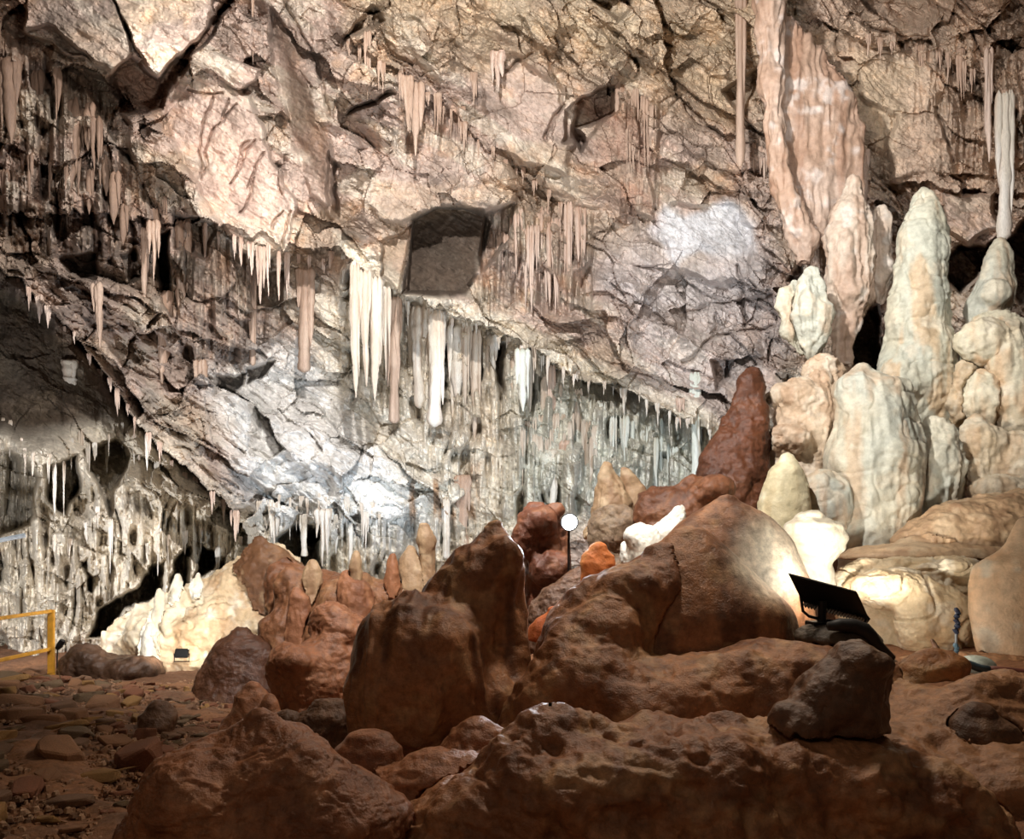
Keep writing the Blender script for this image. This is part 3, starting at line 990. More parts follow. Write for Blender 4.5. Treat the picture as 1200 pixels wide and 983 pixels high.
fc = fc * (1 - mud) + (lin((144, 100, 70)) * (1 - fb * 0.4) + lin((112, 74, 50)) * fb * 0.4) * mud
i = np.arange(GX.size).reshape(GX.shape)
fq = np.stack([i[:-1, :-1], i[:-1, 1:], i[1:, 1:], i[1:, :-1]], -1).reshape(-1, 4)
floor = link('floor', mesh_np('floor', np.stack([GX, GY, GZ], -1).reshape(-1, 3), fq, fc.reshape(-1, 3)), M_STONE)
floor['kind'] = 'structure'
# ------------------------------------------------------------------ foreground rocks
rock('stalagmite', 'broad brown stalagmite with twin humps and a bright wet rim, centre of the foreground', 'stalagmite', [
    L_([(617, 570, 589), (625, 558, 596), (640, 538, 603), (652, 528, 609), (664, 522, 616), (680, 505, 618), (700, 492, 618), (740, 488, 619), (790, 492, 622), (830, 480, 640), (870, 470, 655), (1000, 450, 670)], 6.2, 0.8),
    L_([(692, 480, 494), (697, 458, 508), (705, 438, 532), (716, 425, 555), (735, 413, 568), (770, 405, 577), (805, 400, 577), (840, 401, 570), (862, 408, 560), (880, 425, 540), (930, 440, 530)], 5.9, 0.75),
    E_(585, 655, 26, 26, 6.0, 0.7), E_(560, 850, 60, 70, 6.0, 0.7)],
    M_WET, res=2.4, k=0.12, amp=0.05, freq=2.2, flute=0.06, ff=5, streak=0.75, ridge=0.006, pal=PAL_BROWN, seed=11)
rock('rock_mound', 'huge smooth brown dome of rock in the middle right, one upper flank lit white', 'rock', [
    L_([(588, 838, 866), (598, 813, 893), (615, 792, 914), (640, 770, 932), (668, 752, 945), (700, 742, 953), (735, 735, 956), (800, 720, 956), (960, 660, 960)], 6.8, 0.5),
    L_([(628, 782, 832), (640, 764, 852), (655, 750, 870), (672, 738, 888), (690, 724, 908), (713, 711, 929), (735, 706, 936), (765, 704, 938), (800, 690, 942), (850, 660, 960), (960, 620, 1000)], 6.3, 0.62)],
    M_WET, res=2.4, k=0.05, amp=0.03, freq=2.0, flute=0.02, ff=4, streak=0.75, pal=PAL_BROWN, seed=12, tints=[(903, 652, 46, 50, (232, 222, 200))])  # cream calcite tint that also paints the lamp's white on this flank
rock('rock_mound', 'long lumpy brown shoulder of rock wrapping the foot of the huge dome', 'rock', [
    L_([(648, 750, 800), (658, 728, 812), (672, 702, 815), (692, 676, 815), (716, 650, 815), (745, 633, 820), (780, 620, 820), (815, 613, 820), (850, 606, 820), (950, 590, 820)], 6.15, 0.42),
    E_(690, 805, 78, 54, 5.7, 0.7), E_(820, 815, 70, 40, 5.55, 0.8), E_(880, 800, 80, 44, 5.7, 0.7), E_(945, 810, 70, 50, 5.6, 0.6), E_(760, 840, 60, 36, 5.5, 0.8), E_(1000, 800, 60, 40, 5.8, 0.8), E_(640, 870, 60, 66, 5.65, 0.6), E_(700, 735, 50, 26, 5.85, 0.7), E_(745, 690, 40, 22, 6.0, 0.7), E_(900, 870, 140, 50, 5.6, 0.5)],
    M_WET, res=2.4, k=0.2, amp=0.055, freq=2.6, ridge=0.015, pal=PAL_BROWN, seed=25, pits=0.015)
rock('rock_mound', 'low pitted brown rock spreading along the bottom edge, below the big dome', 'rock', [
    L_([(858, 640, 715), (872, 600, 790), (895, 575, 850), (925, 545, 960), (960, 500, 1060), (1000, 460, 1150), (1090, 420, 1250)], 4.5, 0.4),
    E_(640, 885, 50, 42, 4.45, 0.8), E_(760, 880, 100, 32, 4.5, 0.7), E_(870, 890, 80, 40, 4.55, 0.7), E_(690, 950, 110, 60, 4.2, 0.5), E_(840, 960, 100, 62, 4.25, 0.5),
    E_(1060, 935, 70, 46, 4.35, 0.8), E_(1120, 975, 70, 40, 4.3, 0.7), E_(1000, 900, 80, 40, 4.5, 0.7), E_(540, 975, 70, 40, 4.35, 0.7)],
    M_WET, res=2.4, k=0.22, amp=0.05, freq=3.6, ridge=0.03, pal=PAL_BROWN, seed=13, pits=0.035, crk=0.012)
rock('rock', 'dark blunt brown knob of rock standing in front of the black floodlight', 'rock', [
    L_([(762, 985, 1030), (770, 968, 1042), (784, 950, 1046), (804, 937, 1045), (830, 922, 1042), (850, 908, 1040), (880, 896, 1044), (930, 880, 1060), (1000, 860, 1090)], 4.6, 0.7),
    E_(1015, 776, 32, 18, 4.5, 1.0), E_(935, 850, 34, 24, 4.45, 0.9), E_(985, 820, 52, 40, 4.5, 0.7)],
    M_WET, res=2.2, k=0.07, amp=0.035, freq=4, ridge=0.012, pal=PAL_DARK, seed=14, pits=0.015)
rock('boulder', 'sharp-crested reddish brown boulder in the lower left, beside the rubble path', 'boulder', [
    L_([(846, 288, 322), (856, 262, 338), (870, 238, 356), (890, 208, 375), (915, 182, 395), (940, 164, 415), (965, 148, 436), (1000, 132, 460), (1080, 110, 500)], 4.25, 0.6),
    E_(225, 935, 62, 60, 4.05, 0.9), E_(330, 895, 56, 36, 4.2, 0.8), E_(400, 960, 80, 50, 4.2, 0.8)],
    M_WET, res=2.4, k=0.16, amp=0.045, freq=3, ridge=0.012, pal=PAL_RED, seed=15, facet=0.04)
rock('rock_slab', 'low flat brown stone on the mud at the foot of the twin-humped stalagmite', 'rock', [
    L_([(868, 405, 460), (876, 395, 470), (890, 385, 474), (905, 380, 470), (930, 380, 465)], 4.95, 0.6), E_(395, 925, 50, 26, 4.6, 0.8)],
    M_WET, res=2.0, k=0.05, amp=0.02, freq=5, pal=PAL_RED, seed=16)
rock('rock_mound', 'smooth mud-coated rise of rock at the bottom between boulder and pitted rock', 'rock', [
    L_([(885, 470, 560), (905, 430, 600), (940, 400, 600), (985, 380, 620), (1060, 350, 650)], 4.75, 0.5), E_(560, 900, 50, 60, 5.1, 0.8)],
    M_WET, res=2.4, k=0.1, amp=0.05, freq=3, ridge=0.02, pal=PAL_RED, seed=17)
rock('rock', 'brown block with a pale cap at right, beside the dark knob and the hose', 'rock', [
    L_([(768, 1072, 1116), (780, 1052, 1128), (795, 1046, 1131), (815, 1043, 1130), (835, 1044, 1116), (855, 1050, 1100), (900, 1040, 1110)], 5.6, 0.7), E_(1095, 778, 30, 14, 5.6, 0.9)],
    M_WET, res=2.0, k=0.06, amp=0.025, freq=4, pal=[(150, 98, 56), (176, 124, 78), (120, 76, 44), (190, 150, 104)], seed=18)
rock('rock', 'rounded dark stone near the right edge, low on the brown slope', 'rock', [
    L_([(838, 1130, 1165), (848, 1118, 1185), (862, 1114, 1196), (885, 1116, 1200), (930, 1110, 1210)], 4.9, 0.8)],
    M_WET, res=2.0, k=0.06, amp=0.03, freq=4, pal=PAL_DARK, seed=19)
rock('rock_slope', 'long bare brown slope of rock running down to the lower right corner', 'rock', [
    L_([(776, 1040, 1250), (800, 1020, 1290), (830, 1010, 1310), (900, 1000, 1330), (960, 1000, 1330)], 6.85, 0.3),
    L_([(800, 1120, 1240), (830, 1080, 1300), (870, 1040, 1340), (920, 1030, 1380), (1000, 1030, 1420), (1090, 1030, 1450)], 5.2, 0.4), E_(1160, 900, 90, 40, 4.9, 0.7), E_(1095, 850, 90, 44, 5.5, 0.8), E_(1050, 840, 50, 50, 5.6, 0.8), E_(1060, 880, 50, 30, 5.0, 0.7), E_(1170, 940, 80, 50, 4.6, 0.7)],
    M_WET, res=2.8, k=0.2, amp=0.045, freq=2.6, ridge=0.04, pal=[(160, 116, 82), (176, 130, 94), (126, 86, 60), (186, 146, 108)], seed=20)

# ------------------------------------------------------------------ rocks of the middle distance, left to centre
rock('boulder', 'dark low boulder with a sloping left side in front of the small floodlight', 'boulder', [
    L_([(745, 268, 296), (755, 255, 312), (768, 243, 322), (782, 234, 328), (800, 226, 332), (830, 220, 336)], 9.4, 0.8)],
    M_WET, res=1.8, k=0.05, amp=0.05, freq=3, pal=[(84, 52, 34), (96, 62, 42), (62, 38, 26), (108, 74, 52)], seed=31, facet=0.03)
rock('boulder', 'dark squat rock wall standing just right of the yellow handrail', 'boulder', [
    L_([(768, 85, 120), (776, 76, 180), (790, 74, 188), (806, 74, 190), (830, 70, 196)], 10.7, 0.5), E_(155, 785, 30, 16, 10.6, 0.8), E_(100, 780, 26, 20, 10.6, 0.8)],
    M_WET, res=1.8, k=0.1, amp=0.06, freq=3, ridge=0.03, pal=[(70, 50, 36), (84, 60, 44), (54, 38, 28), (98, 72, 54)], seed=32)
rock('boulder', 'wide reddish rock mass with a pale left edge, left of the twin-humped stalagmite', 'boulder', [
    L_([(752, 352, 405), (764, 330, 418), (776, 316, 425), (792, 312, 428), (812, 318, 426), (830, 326, 420), (850, 322, 424)], 7.8, 0.7), E_(395, 740, 34, 34, 8.0, 0.8), E_(345, 775, 32, 20, 7.6, 0.8)],
    M_WET, res=2.0, k=0.07, amp=0.06, freq=3, pal=PAL_RED, seed=33, facet=0.04)
rock('boulder', 'small rounded brown boulder at the right edge of the rubble path', 'boulder', [
    L_([(806, 282, 306), (814, 273, 314), (826, 271, 318), (840, 264, 316), (855, 256, 320), (880, 250, 330)], 6.9, 0.8)],
    M_WET, res=1.9, k=0.05, amp=0.03, freq=5, pal=PAL_RED, seed=34)
rock('boulder', 'small leaning reddish stone against the wide rock mass', 'boulder', [
    L_([(815, 312, 322), (826, 308, 330), (842, 304, 334), (868, 300, 336)], 6.8, 0.8)],
    M_WET, res=1.8, k=0.05, amp=0.03, freq=5, pal=PAL_RED, seed=35)
rock('boulder', 'flat-topped black boulder tucked in shade left of the twin-humped stalagmite', 'boulder', [
    L_([(828, 365, 405), (836, 345, 412), (850, 338, 415), (870, 340, 415), (900, 340, 420)], 6.4, 0.8), E_(340, 848, 20, 18, 6.4, 0.9)],
    M_WET, res=1.9, k=0.05, amp=0.04, freq=4, pal=PAL_DARK, seed=36, facet=0.03)
rock('boulder', 'small dark round stone sitting on the gravel path', 'boulder', [
    L_([(830, 168, 198), (838, 162, 206), (850, 162, 206), (862, 166, 200)], 6.7, 0.8)],
    M_WET, res=1.6, k=0.05, amp=0.03, freq=5, pal=PAL_DARK, seed=37)
rock('rock_ridge', 'brown ridge carrying the small stalagmites below the dark hole', 'rock', [
    L_([(655, 330, 345), (668, 316, 372), (684, 312, 440), (700, 312, 478), (722, 312, 490), (745, 318, 480), (790, 310, 470), (830, 300, 470)], 10.2, 0.5),
    E_(345, 712, 26, 40, 9.7, 0.8), E_(412, 705, 40, 34, 9.7, 0.8), E_(460, 705, 34, 30, 9.8, 0.8), E_(330, 745, 30, 30, 9.6, 0.8), E_(380, 745, 30, 36, 9.5, 0.8)],
    M_WET, res=2.0, k=0.1, amp=0.07, freq=3.2, flute=0.03, ff=7, pal=[(124, 80, 52), (144, 98, 66), (94, 60, 40), (162, 120, 84)], seed=38)
small = [
    ('reddish stalagmite with a forked tip on the brown ridge, left end', [(690, 342, 352), (700, 338, 362), (720, 336, 366), (745, 334, 366)], 9.2, PAL_RED),
    ('stubby brown stalagmite just below the dark hole in the wall', [(658, 360, 372), (668, 355, 376), (682, 354, 378), (700, 352, 378)], 9.7, PAL_TAN),
    ('thin tan stalagmite standing alone on the brown ridge', [(647, 414, 420), (656, 411, 423), (672, 410, 424), (690, 409, 425)], 9.6, PAL_TAN),
    ('small dark brown stalagmite left of the pale twin cones', [(652, 456, 464), (662, 453, 467), (676, 452, 468), (692, 450, 470)], 9.6, PAL_RED),
    ('wide pale tan cone of dripstone above the twin-humped stalagmite', [(641, 476, 486), (652, 470, 494), (668, 464, 502), (690, 460, 508), (720, 456, 512)], 9.5, PAL_TAN),
    ('tall rounded pale finger of rock behind the twin-humped stalagmite', [(616, 490, 504), (628, 487, 510), (645, 489, 511), (665, 492, 510), (690, 490, 514)], 9.8, PAL_TAN),
    ('short stump beside the thin tan stalagmite', [(672, 400, 412), (682, 396, 432), (696, 394, 440), (715, 390, 440)], 9.4, PAL_RED),
]
for k, (lab, sl, Y, pal) in enumerate(small):
    w_ = (sl[-1][2] - sl[-1][1]) / 2
    Yb = surf_y((sl[-1][1] + sl[-1][2]) / 2, sl[-1][0], 8.5, 11.5) or Y
    Y = Yb + 0.3 * w_ / F * Yb
    sl = sl + [(sl[-1][0] + 22, sl[-1][1] - 1, sl[-1][2] + 1)]
    rock('stalagmite', lab, 'stalagmite', [L_(sl, Y, 0.9)], M_FLOW, group='small stalagmites on the brown ridge', res=1.3, k=0.03, amp=0.02, freq=6, flute=0.012, pal=pal, seed=60 + k)

rock('flowstone_bank', 'cream bank of rippled flowstone lit white by the small floodlight', 'flowstone', [
    L_([(648, 300, 345), (662, 262, 352), (680, 228, 360), (700, 185, 362), (722, 150, 362), (745, 125, 362), (765, 108, 360), (800, 95, 360)], 12.15, 0.3),
    E_(250, 735, 60, 34, 12.0, 0.6), E_(310, 690, 46, 32, 12.1, 0.6), E_(180, 745, 50, 26, 12.0, 0.6), E_(300, 750, 50, 34, 11.9, 0.6)],
    M_FLOW, res=2.0, k=0.15, amp=0.14, freq=1.8, ridge=0.07, facet=0.08, crk=0.05, pal=[(206, 180, 144), (222, 206, 178), (164, 122, 84), (230, 220, 200)], seed=41)
rock('flowstone_bank', 'brown hump of flowstone above the lit cream bank, under the dark hole', 'flowstone', [
    L_([(632, 296, 312), (645, 286, 335), (662, 276, 356), (685, 280, 360), (720, 290, 360)], 11.9, 0.5)],
    M_FLOW, res=2.0, k=0.1, amp=0.06, freq=2.5, ridge=0.05, facet=0.05, pal=[(112, 76, 50), (136, 98, 66), (84, 56, 38), (170, 140, 108)], seed=42)
for k, (lab, sl) in enumerate([
        ('slim white stalagmite at the left of the lit flowstone bank', [(690, 184, 190), (700, 181, 193), (730, 176, 194), (745, 172, 194)]),
        ('small white stalagmite in the middle of the bank, before the dark slots', [(675, 205, 212), (685, 201, 216), (706, 198, 218)]),
        ('small white stalagmite at the right of the dark slots above the bank', [(672, 229, 235), (682, 226, 238), (702, 224, 240)]),
        ('low white stump on the lit bank near the rock wall', [(733, 172, 186), (742, 168, 190), (756, 166, 192)])]):
    w_ = (sl[-1][2] - sl[-1][1]) / 2
    Yb = surf_y((sl[-1][1] + sl[-1][2]) / 2, sl[-1][0] - 2, 9.8, 13) or 11.5
    sl = sl + [(sl[-1][0] + 20, sl[-1][1] - 1, sl[-1][2] + 1)]
    rock('stalagmite', lab, 'stalagmite', [L_(sl, Yb + 0.3 * w_ / F * Yb, 0.9)], M_FLOW, group='white stalagmites on the lit bank', res=1.2, k=0.03, amp=0.02, freq=6, pal=PAL_WHITE, seed=80 + k)

# ------------------------------------------------------------------ rocks around the bright lamp, centre
rock('boulder', 'lumpy dark red boulder just left of the glaring lamp', 'boulder', [
    L_([(596, 618, 642), (606, 606, 656), (622, 600, 664), (640, 603, 668), (660, 612, 670), (690, 616, 672), (720, 616, 672)], 8.2, 0.7),
    E_(630, 612, 22, 18, 8.0, 0.9), E_(652, 598, 9, 10, 8.1, 0.9), E_(615, 634, 17, 22, 7.95, 0.9), E_(645, 665, 28, 24, 8.0, 0.8)],
    M_WET, res=1.6, k=0.05, amp=0.04, freq=5, pal=[(112, 66, 46), (132, 82, 58), (88, 52, 36), (144, 98, 70)], seed=51)
rock('rock_slab', 'dark sloping slab of rock below the glaring lamp', 'rock', [
    L_([(660, 690, 712), (676, 660, 716), (692, 636, 718), (708, 622, 715), (725, 614, 690), (760, 610, 690)], 7.5, 0.5)],
    M_WET, res=1.6, k=0.05, amp=0.04, freq=5, pal=PAL_DARK, seed=52, facet=0.03)
rock('rock', 'upright translucent orange stone right of the dark slab', 'rock', [
    L_([(644, 690, 714), (650, 683, 721), (660, 680, 723), (672, 680, 719), (688, 679, 712), (705, 678, 706), (730, 676, 706)], 7.1, 0.6)],
    M_FLOW, res=1.4, k=0.03, amp=0.02, freq=6, pal=PAL_ORANGE, seed=53)
rock('rock', 'glowing orange wedge of rock low between the two great brown mounds', 'rock', [
    L_([(716, 640, 658), (724, 628, 656), (735, 620, 652), (750, 616, 650)], 7.0, 0.6)],
    M_FLOW, res=1.4, k=0.03, amp=0.02, freq=6, pal=PAL_ORANGE, seed=54)
rock('rock', 'white floodlit rock stepping up to the right behind the big dome', 'rock', [
    L_([(594, 788, 803), (604, 779, 804), (616, 766, 803), (626, 744, 796), (640, 731, 786), (655, 728, 772), (668, 728, 750), (700, 728, 760)], 8.4, 0.6), E_(752, 630, 20, 16, 8.2, 0.8)],
    M_FLOW, res=1.5, k=0.04, amp=0.04, freq=5, pal=PAL_WHITE, seed=55, facet=0.03)
rock('stalagmite', 'tan pointed cone of rock above and right of the glaring lamp', 'stalagmite', [
    L_([(546, 707, 719), (556, 702, 725), (572, 699, 733), (590, 694, 740), (606, 690, 746), (630, 684, 752)], 10.2, 0.8)],
    M_FLOW, res=1.4, k=0.04, amp=0.03, freq=5, flute=0.02, ff=12, pal=PAL_TAN, seed=56, crk=0.015)
rock('stalagmite', 'leaning tan blade of rock right of the pointed cone', 'stalagmite', [
    L_([(550, 726, 735), (560, 726, 746), (575, 728, 758), (592, 730, 766), (620, 730, 772)], 10.4, 0.6)],
    M_FLOW, res=1.4, k=0.04, amp=0.03, freq=5, pal=PAL_TAN, seed=57)
rock('boulder', 'grey-brown rounded boulder under the pointed tan cone', 'boulder', [
    L_([(600, 692, 742), (612, 688, 752), (630, 690, 752), (646, 696, 746), (680, 690, 740)], 9.4, 0.7)],
    M_WET, res=1.5, k=0.05, amp=0.05, freq=4, pal=[(128, 104, 84), (146, 122, 98), (96, 74, 58), (160, 138, 112)], seed=58, facet=0.03)
rock('rock_ridge', 'long reddish ridge of rock behind the white floodlit rock', 'rock', [
    L_([(568, 790, 830), (578, 755, 850), (592, 745, 862), (610, 742, 868), (650, 740, 880), (700, 740, 880)], 9.2, 0.5), E_(780, 580, 34, 14, 9.4, 0.9), E_(830, 575, 26, 16, 9.0, 0.9)],
    M_WET, res=1.8, k=0.07, amp=0.06, freq=3.4, ridge=0.015, pal=[(112, 70, 46), (128, 82, 54), (84, 50, 34), (140, 96, 66)], seed=59, facet=0.02)
rock('stalagmite', 'dark rust-brown leaning pillar between the back wall and the pale stalagmites', 'stalagmite', [
    L_([(438, 872, 892), (448, 864, 897), (470, 860, 898), (492, 850, 899), (510, 836, 901), (528, 826, 902), (548, 820, 904), (572, 812, 896), (620, 806, 890)], 9.9, 0.7)],
    M_WET, res=1.7, k=0.05, amp=0.05, freq=4, pal=[(88, 52, 34), (102, 60, 38), (66, 38, 26), (112, 70, 46)], seed=61, facet=0.025, ridge=0.015)

# ------------------------------------------------------------------ the pale formation on the right
rock('stalagmite', 'tallest pale stalagmite with a blunt tip and ochre stains, right side', 'stalagmite', [
    L_([(226, 1072, 1092), (238, 1064, 1103), (262, 1057, 1107), (300, 1050, 1110), (350, 1043, 1112), (400, 1036, 1116), (430, 1030, 1119), (460, 1030, 1121), (495, 1056, 1121), (530, 1072, 1124), (600, 1074, 1128)], 10.7, 0.8),
    E_(1055, 445, 26, 30, 10.5, 0.8)],
    M_FLOW, res=1.7, k=0.08, amp=0.05, freq=3, flute=0.035, ff=6, terr=0.008, crk=0.02, ridge=0.012, pal=[(190, 184, 162), (184, 184, 168), (194, 150, 100), (208, 198, 176)], seed=71)
rock('stalagmite', 'massive pale domed stalagmite with green-grey streaks above the floodlight', 'stalagmite', [
    L_([(434, 998, 1026), (442, 985, 1044), (452, 980, 1060), (470, 978, 1072), (500, 976, 1078), (540, 970, 1079), (580, 972, 1078), (620, 980, 1074), (655, 985, 1068), (720, 985, 1070)], 9.6, 0.75),
    E_(1052, 510, 24, 60, 9.5, 0.8), E_(965, 590, 30, 40, 9.3, 0.8)],
    M_FLOW, res=1.7, k=0.09, amp=0.06, freq=2.2, flute=0.035, ff=5, ridge=0.012, crk=0.015, pal=PAL_PALE, seed=72)
rock('stalagmite', 'pale bluish cone at the far right edge, in front of a black recess', 'stalagmite', [
    L_([(284, 1165, 1179), (296, 1157, 1186), (315, 1150, 1189), (335, 1143, 1189), (352, 1134, 1184), (368, 1131, 1180), (390, 1132, 1182), (430, 1130, 1190)], 10.9, 0.8), E_(1166, 345, 17, 18, 10.7, 0.9)],
    M_FLOW, res=1.5, k=0.05, amp=0.03, freq=4, flute=0.02, ff=9, pal=PAL_PALE, seed=73)
rock('flowstone_mass', 'bulging grey-cream flowstone mass below the far right cone', 'flowstone', [
    L_([(374, 1140, 1190), (384, 1128, 1220), (410, 1124, 1230), (450, 1126, 1230), (480, 1140, 1230), (510, 1160, 1230)], 10.5, 0.6),
    E_(1150, 400, 30, 26, 10.2, 0.8), E_(1186, 420, 26, 36, 10.1, 0.8), E_(1148, 470, 20, 36, 10.1, 0.8), E_(1190, 470, 24, 40, 10.1, 0.8)],
    M_FLOW, res=1.8, k=0.04, amp=0.05, freq=3, flute=0.05, ff=6, ridge=0.03, pal=[(190, 176, 150), (204, 196, 172), (190, 140, 90), (216, 206, 184)], seed=74)
rock('flowstone_mass', 'hanging tongue of cream flowstone between the tallest stalagmite and the grey-cream mass', 'flowstone', [
    L_([(432, 1122, 1140), (450, 1116, 1160), (475, 1110, 1172), (490, 1112, 1172), (500, 1130, 1168)], 10.25, 0.6)],
    M_FLOW, res=1.6, k=0.06, amp=0.05, freq=4, flute=0.06, ff=6, ridge=0.03, pal=PAL_CREAM, seed=75)
rock('stalagmite', 'short bulbous pale stalagmite under the tallest one', 'stalagmite', [
    L_([(496, 1085, 1112), (504, 1080, 1120), (520, 1077, 1124), (545, 1078, 1130), (565, 1082, 1130), (585, 1082, 1124), (640, 1080, 1124)], 9.7, 0.8)],
    M_FLOW, res=1.6, k=0.05, amp=0.05, freq=4, flute=0.05, ff=6, ridge=0.02, pal=PAL_PALE, seed=76)
rock('flowstone_mass', 'rounded tan lump of flowstone right of the short bulbous stalagmite', 'flowstone', [
    L_([(492, 1138, 1156), (502, 1126, 1172), (520, 1124, 1186), (545, 1128, 1188), (570, 1136, 1180), (600, 1136, 1180)], 9.9, 0.7), E_(1195, 540, 26, 36, 9.8, 0.8), E_(1180, 575, 40, 20, 9.6, 0.8)],
    M_FLOW, res=1.7, k=0.06, amp=0.05, freq=3.4, flute=0.04, ff=6, ridge=0.03, pal=PAL_CREAM, seed=77)
rock('flowstone_bulb', 'pointed pale bulb hanging left of the tall ribbed column', 'flowstone', [
    L_([(316, 946, 958), (330, 938, 964), (350, 932, 971), (370, 928, 976), (390, 932, 974), (405, 936, 966), (420, 944, 960), (433, 950, 955)], 10.6, 0.8)],
    M_FLOW, res=1.4, k=0.04, amp=0.04, freq=5, flute=0.05, ff=8, pal=PAL_PALE, seed=78)
rock('flowstone_bulb', 'narrow pale blade of flowstone left of the pointed hanging bulb', 'flowstone', [
    L_([(333, 926, 938), (345, 912, 940), (360, 908, 944), (378, 914, 946), (400, 922, 944), (415, 932, 942)], 10.8, 0.6)],
    M_FLOW, res=1.4, k=0.04, amp=0.04, freq=5, flute=0.05, ff=8, pal=PAL_PALE, seed=79)
rock('flowstone_column', 'thick pale ribbed column behind the pointed hanging bulb', 'flowstone', [
    L_([(215, 990, 1012), (250, 975, 1018), (280, 966, 1022), (320, 968, 1022), (350, 972, 1022), (370, 978, 1010), (395, 978, 1000), (430, 976, 1000)], 11.2, 0.8), E_(1032, 300, 15, 60, 11.6, 0.8)],
    M_FLOW, res=1.6, k=0.05, amp=0.05, freq=4, flute=0.06, ff=9, ridge=0.02, pal=[(184, 164, 146), (194, 180, 164), (158, 122, 98), (206, 198, 188)], seed=81)
rock('flowstone_slope', 'creased cream flowstone sloping down left of the domed stalagmite', 'flowstone', [
    L_([(440, 950, 985), (470, 915, 990), (500, 905, 992), (530, 900, 990), (560, 905, 985), (620, 910, 990)], 10.1, 0.6), E_(940, 470, 36, 24, 10.1, 0.8), E_(925, 515, 28, 20, 9.9, 0.9), E_(965, 440, 24, 26, 10.3, 0.9)],
    M_FLOW, res=1.7, k=0.06, amp=0.07, freq=3, flute=0.03, ff=7, facet=0.03, ridge=0.02, crk=0.02, pal=[(192, 168, 142), (202, 184, 160), (168, 132, 102), (210, 196, 176)], seed=82)
rock('stalagmite', 'yellowish smooth cone at the foot of the creased cream slope', 'stalagmite', [
    L_([(538, 914, 932), (550, 902, 942), (570, 894, 948), (590, 888, 950), (605, 886, 950), (640, 886, 950)], 9.0, 0.8)],
    M_FLOW, res=1.5, k=0.05, amp=0.02, freq=4, pal=[(204, 190, 152), (214, 202, 168), (184, 160, 116), (222, 214, 186)], seed=83)
rock('rock', 'rounded white rock with layered edges beside the white-lit flank of the dome', 'rock', [
    L_([(607, 930, 968), (614, 920, 985), (628, 920, 991), (645, 930, 988), (660, 938, 975), (700, 930, 980)], 7.95, 0.7)],
    M_FLOW, res=1.5, k=0.05, amp=0.025, freq=4, terr=0.015, pal=[(196, 182, 156), (206, 196, 174), (176, 154, 122), (212, 204, 186)], seed=84)
rock('flowstone_terrace', 'wide brownish flowstone shelf curving above the dark gap, far right', 'flowstone', [
    L_([(585, 1140, 1230), (598, 1090, 1250), (612, 1066, 1260), (630, 1050, 1260), (645, 1045, 1250), (650, 1060, 1240)], 8.9, 0.5)],
    M_FLOW, res=1.7, k=0.05, amp=0.05, freq=3, ridge=0.03, pal=PAL_TAN, seed=85, terr=0.02)
rock('flowstone_terrace', 'thin curved lip of flowstone between the two dark gaps', 'flowstone', [
    L_([(636, 1050, 1160), (642, 1000, 1185), (650, 985, 1196), (655, 985, 1200)], 8.7, 0.5)],
    M_FLOW, res=1.5, k=0.04, amp=0.025, freq=4, pal=PAL_TAN, seed=86)
rock('flowstone_terrace', 'rippled cream terrace of flowstone right behind the floodlight', 'flowstone', [
    L_([(660, 1000, 1110), (668, 985, 1150), (685, 975, 1180), (710, 980, 1200), (740, 985, 1220), (775, 985, 1230), (830, 985, 1240)], 8.1, 0.35), E_(1105, 665, 42, 12, 8.0, 0.8), E_(1040, 690, 50, 24, 7.7, 0.7), E_(1095, 730, 50, 44, 7.5, 0.6)],
    M_FLOW, res=1.8, k=0.06, amp=0.05, freq=2.6, facet=0.03, ridge=0.015, crk=0.04, pal=[(212, 188, 150), (222, 202, 168), (194, 156, 112), (226, 214, 190)], seed=87)
rock('boulder', 'smooth peach-coloured block filling the right edge above the hose', 'boulder', [
    L_([(612, 1192, 1260), (640, 1176, 1300), (662, 1140, 1310), (685, 1136, 1310), (720, 1137, 1310), (750, 1142, 1310), (775, 1150, 1310), (830, 1150, 1310)], 6.9, 0.4)],
    M_FLOW, res=2.0, k=0.05, amp=0.02, freq=2, pal=PAL_PEACH, seed=88)
rock('flowstone_curtain', 'great ribbed curtain of flowstone hanging from the roof, upper right', 'flowstone', [
    L_([(-60, 876, 922), (0, 882, 920), (60, 888, 918), (120, 892, 918), (200, 900, 926), (240, 908, 940), (280, 920, 960), (310, 934, 950)], 11.45, 0.9),
    L_([(25, 912, 935), (60, 900, 965), (100, 896, 998), (150, 900, 1012), (200, 908, 1014), (240, 918, 1014), (268, 945, 1010), (290, 980, 1010)], 11.75, 0.22)],
    M_FLOW, res=2.0, k=0.08, amp=0.06, freq=2.6, flute=0.07, ff=11, pal=[(166, 138, 118), (180, 158, 142), (142, 108, 86), (200, 188, 180)], streak=0.6, seed=89)
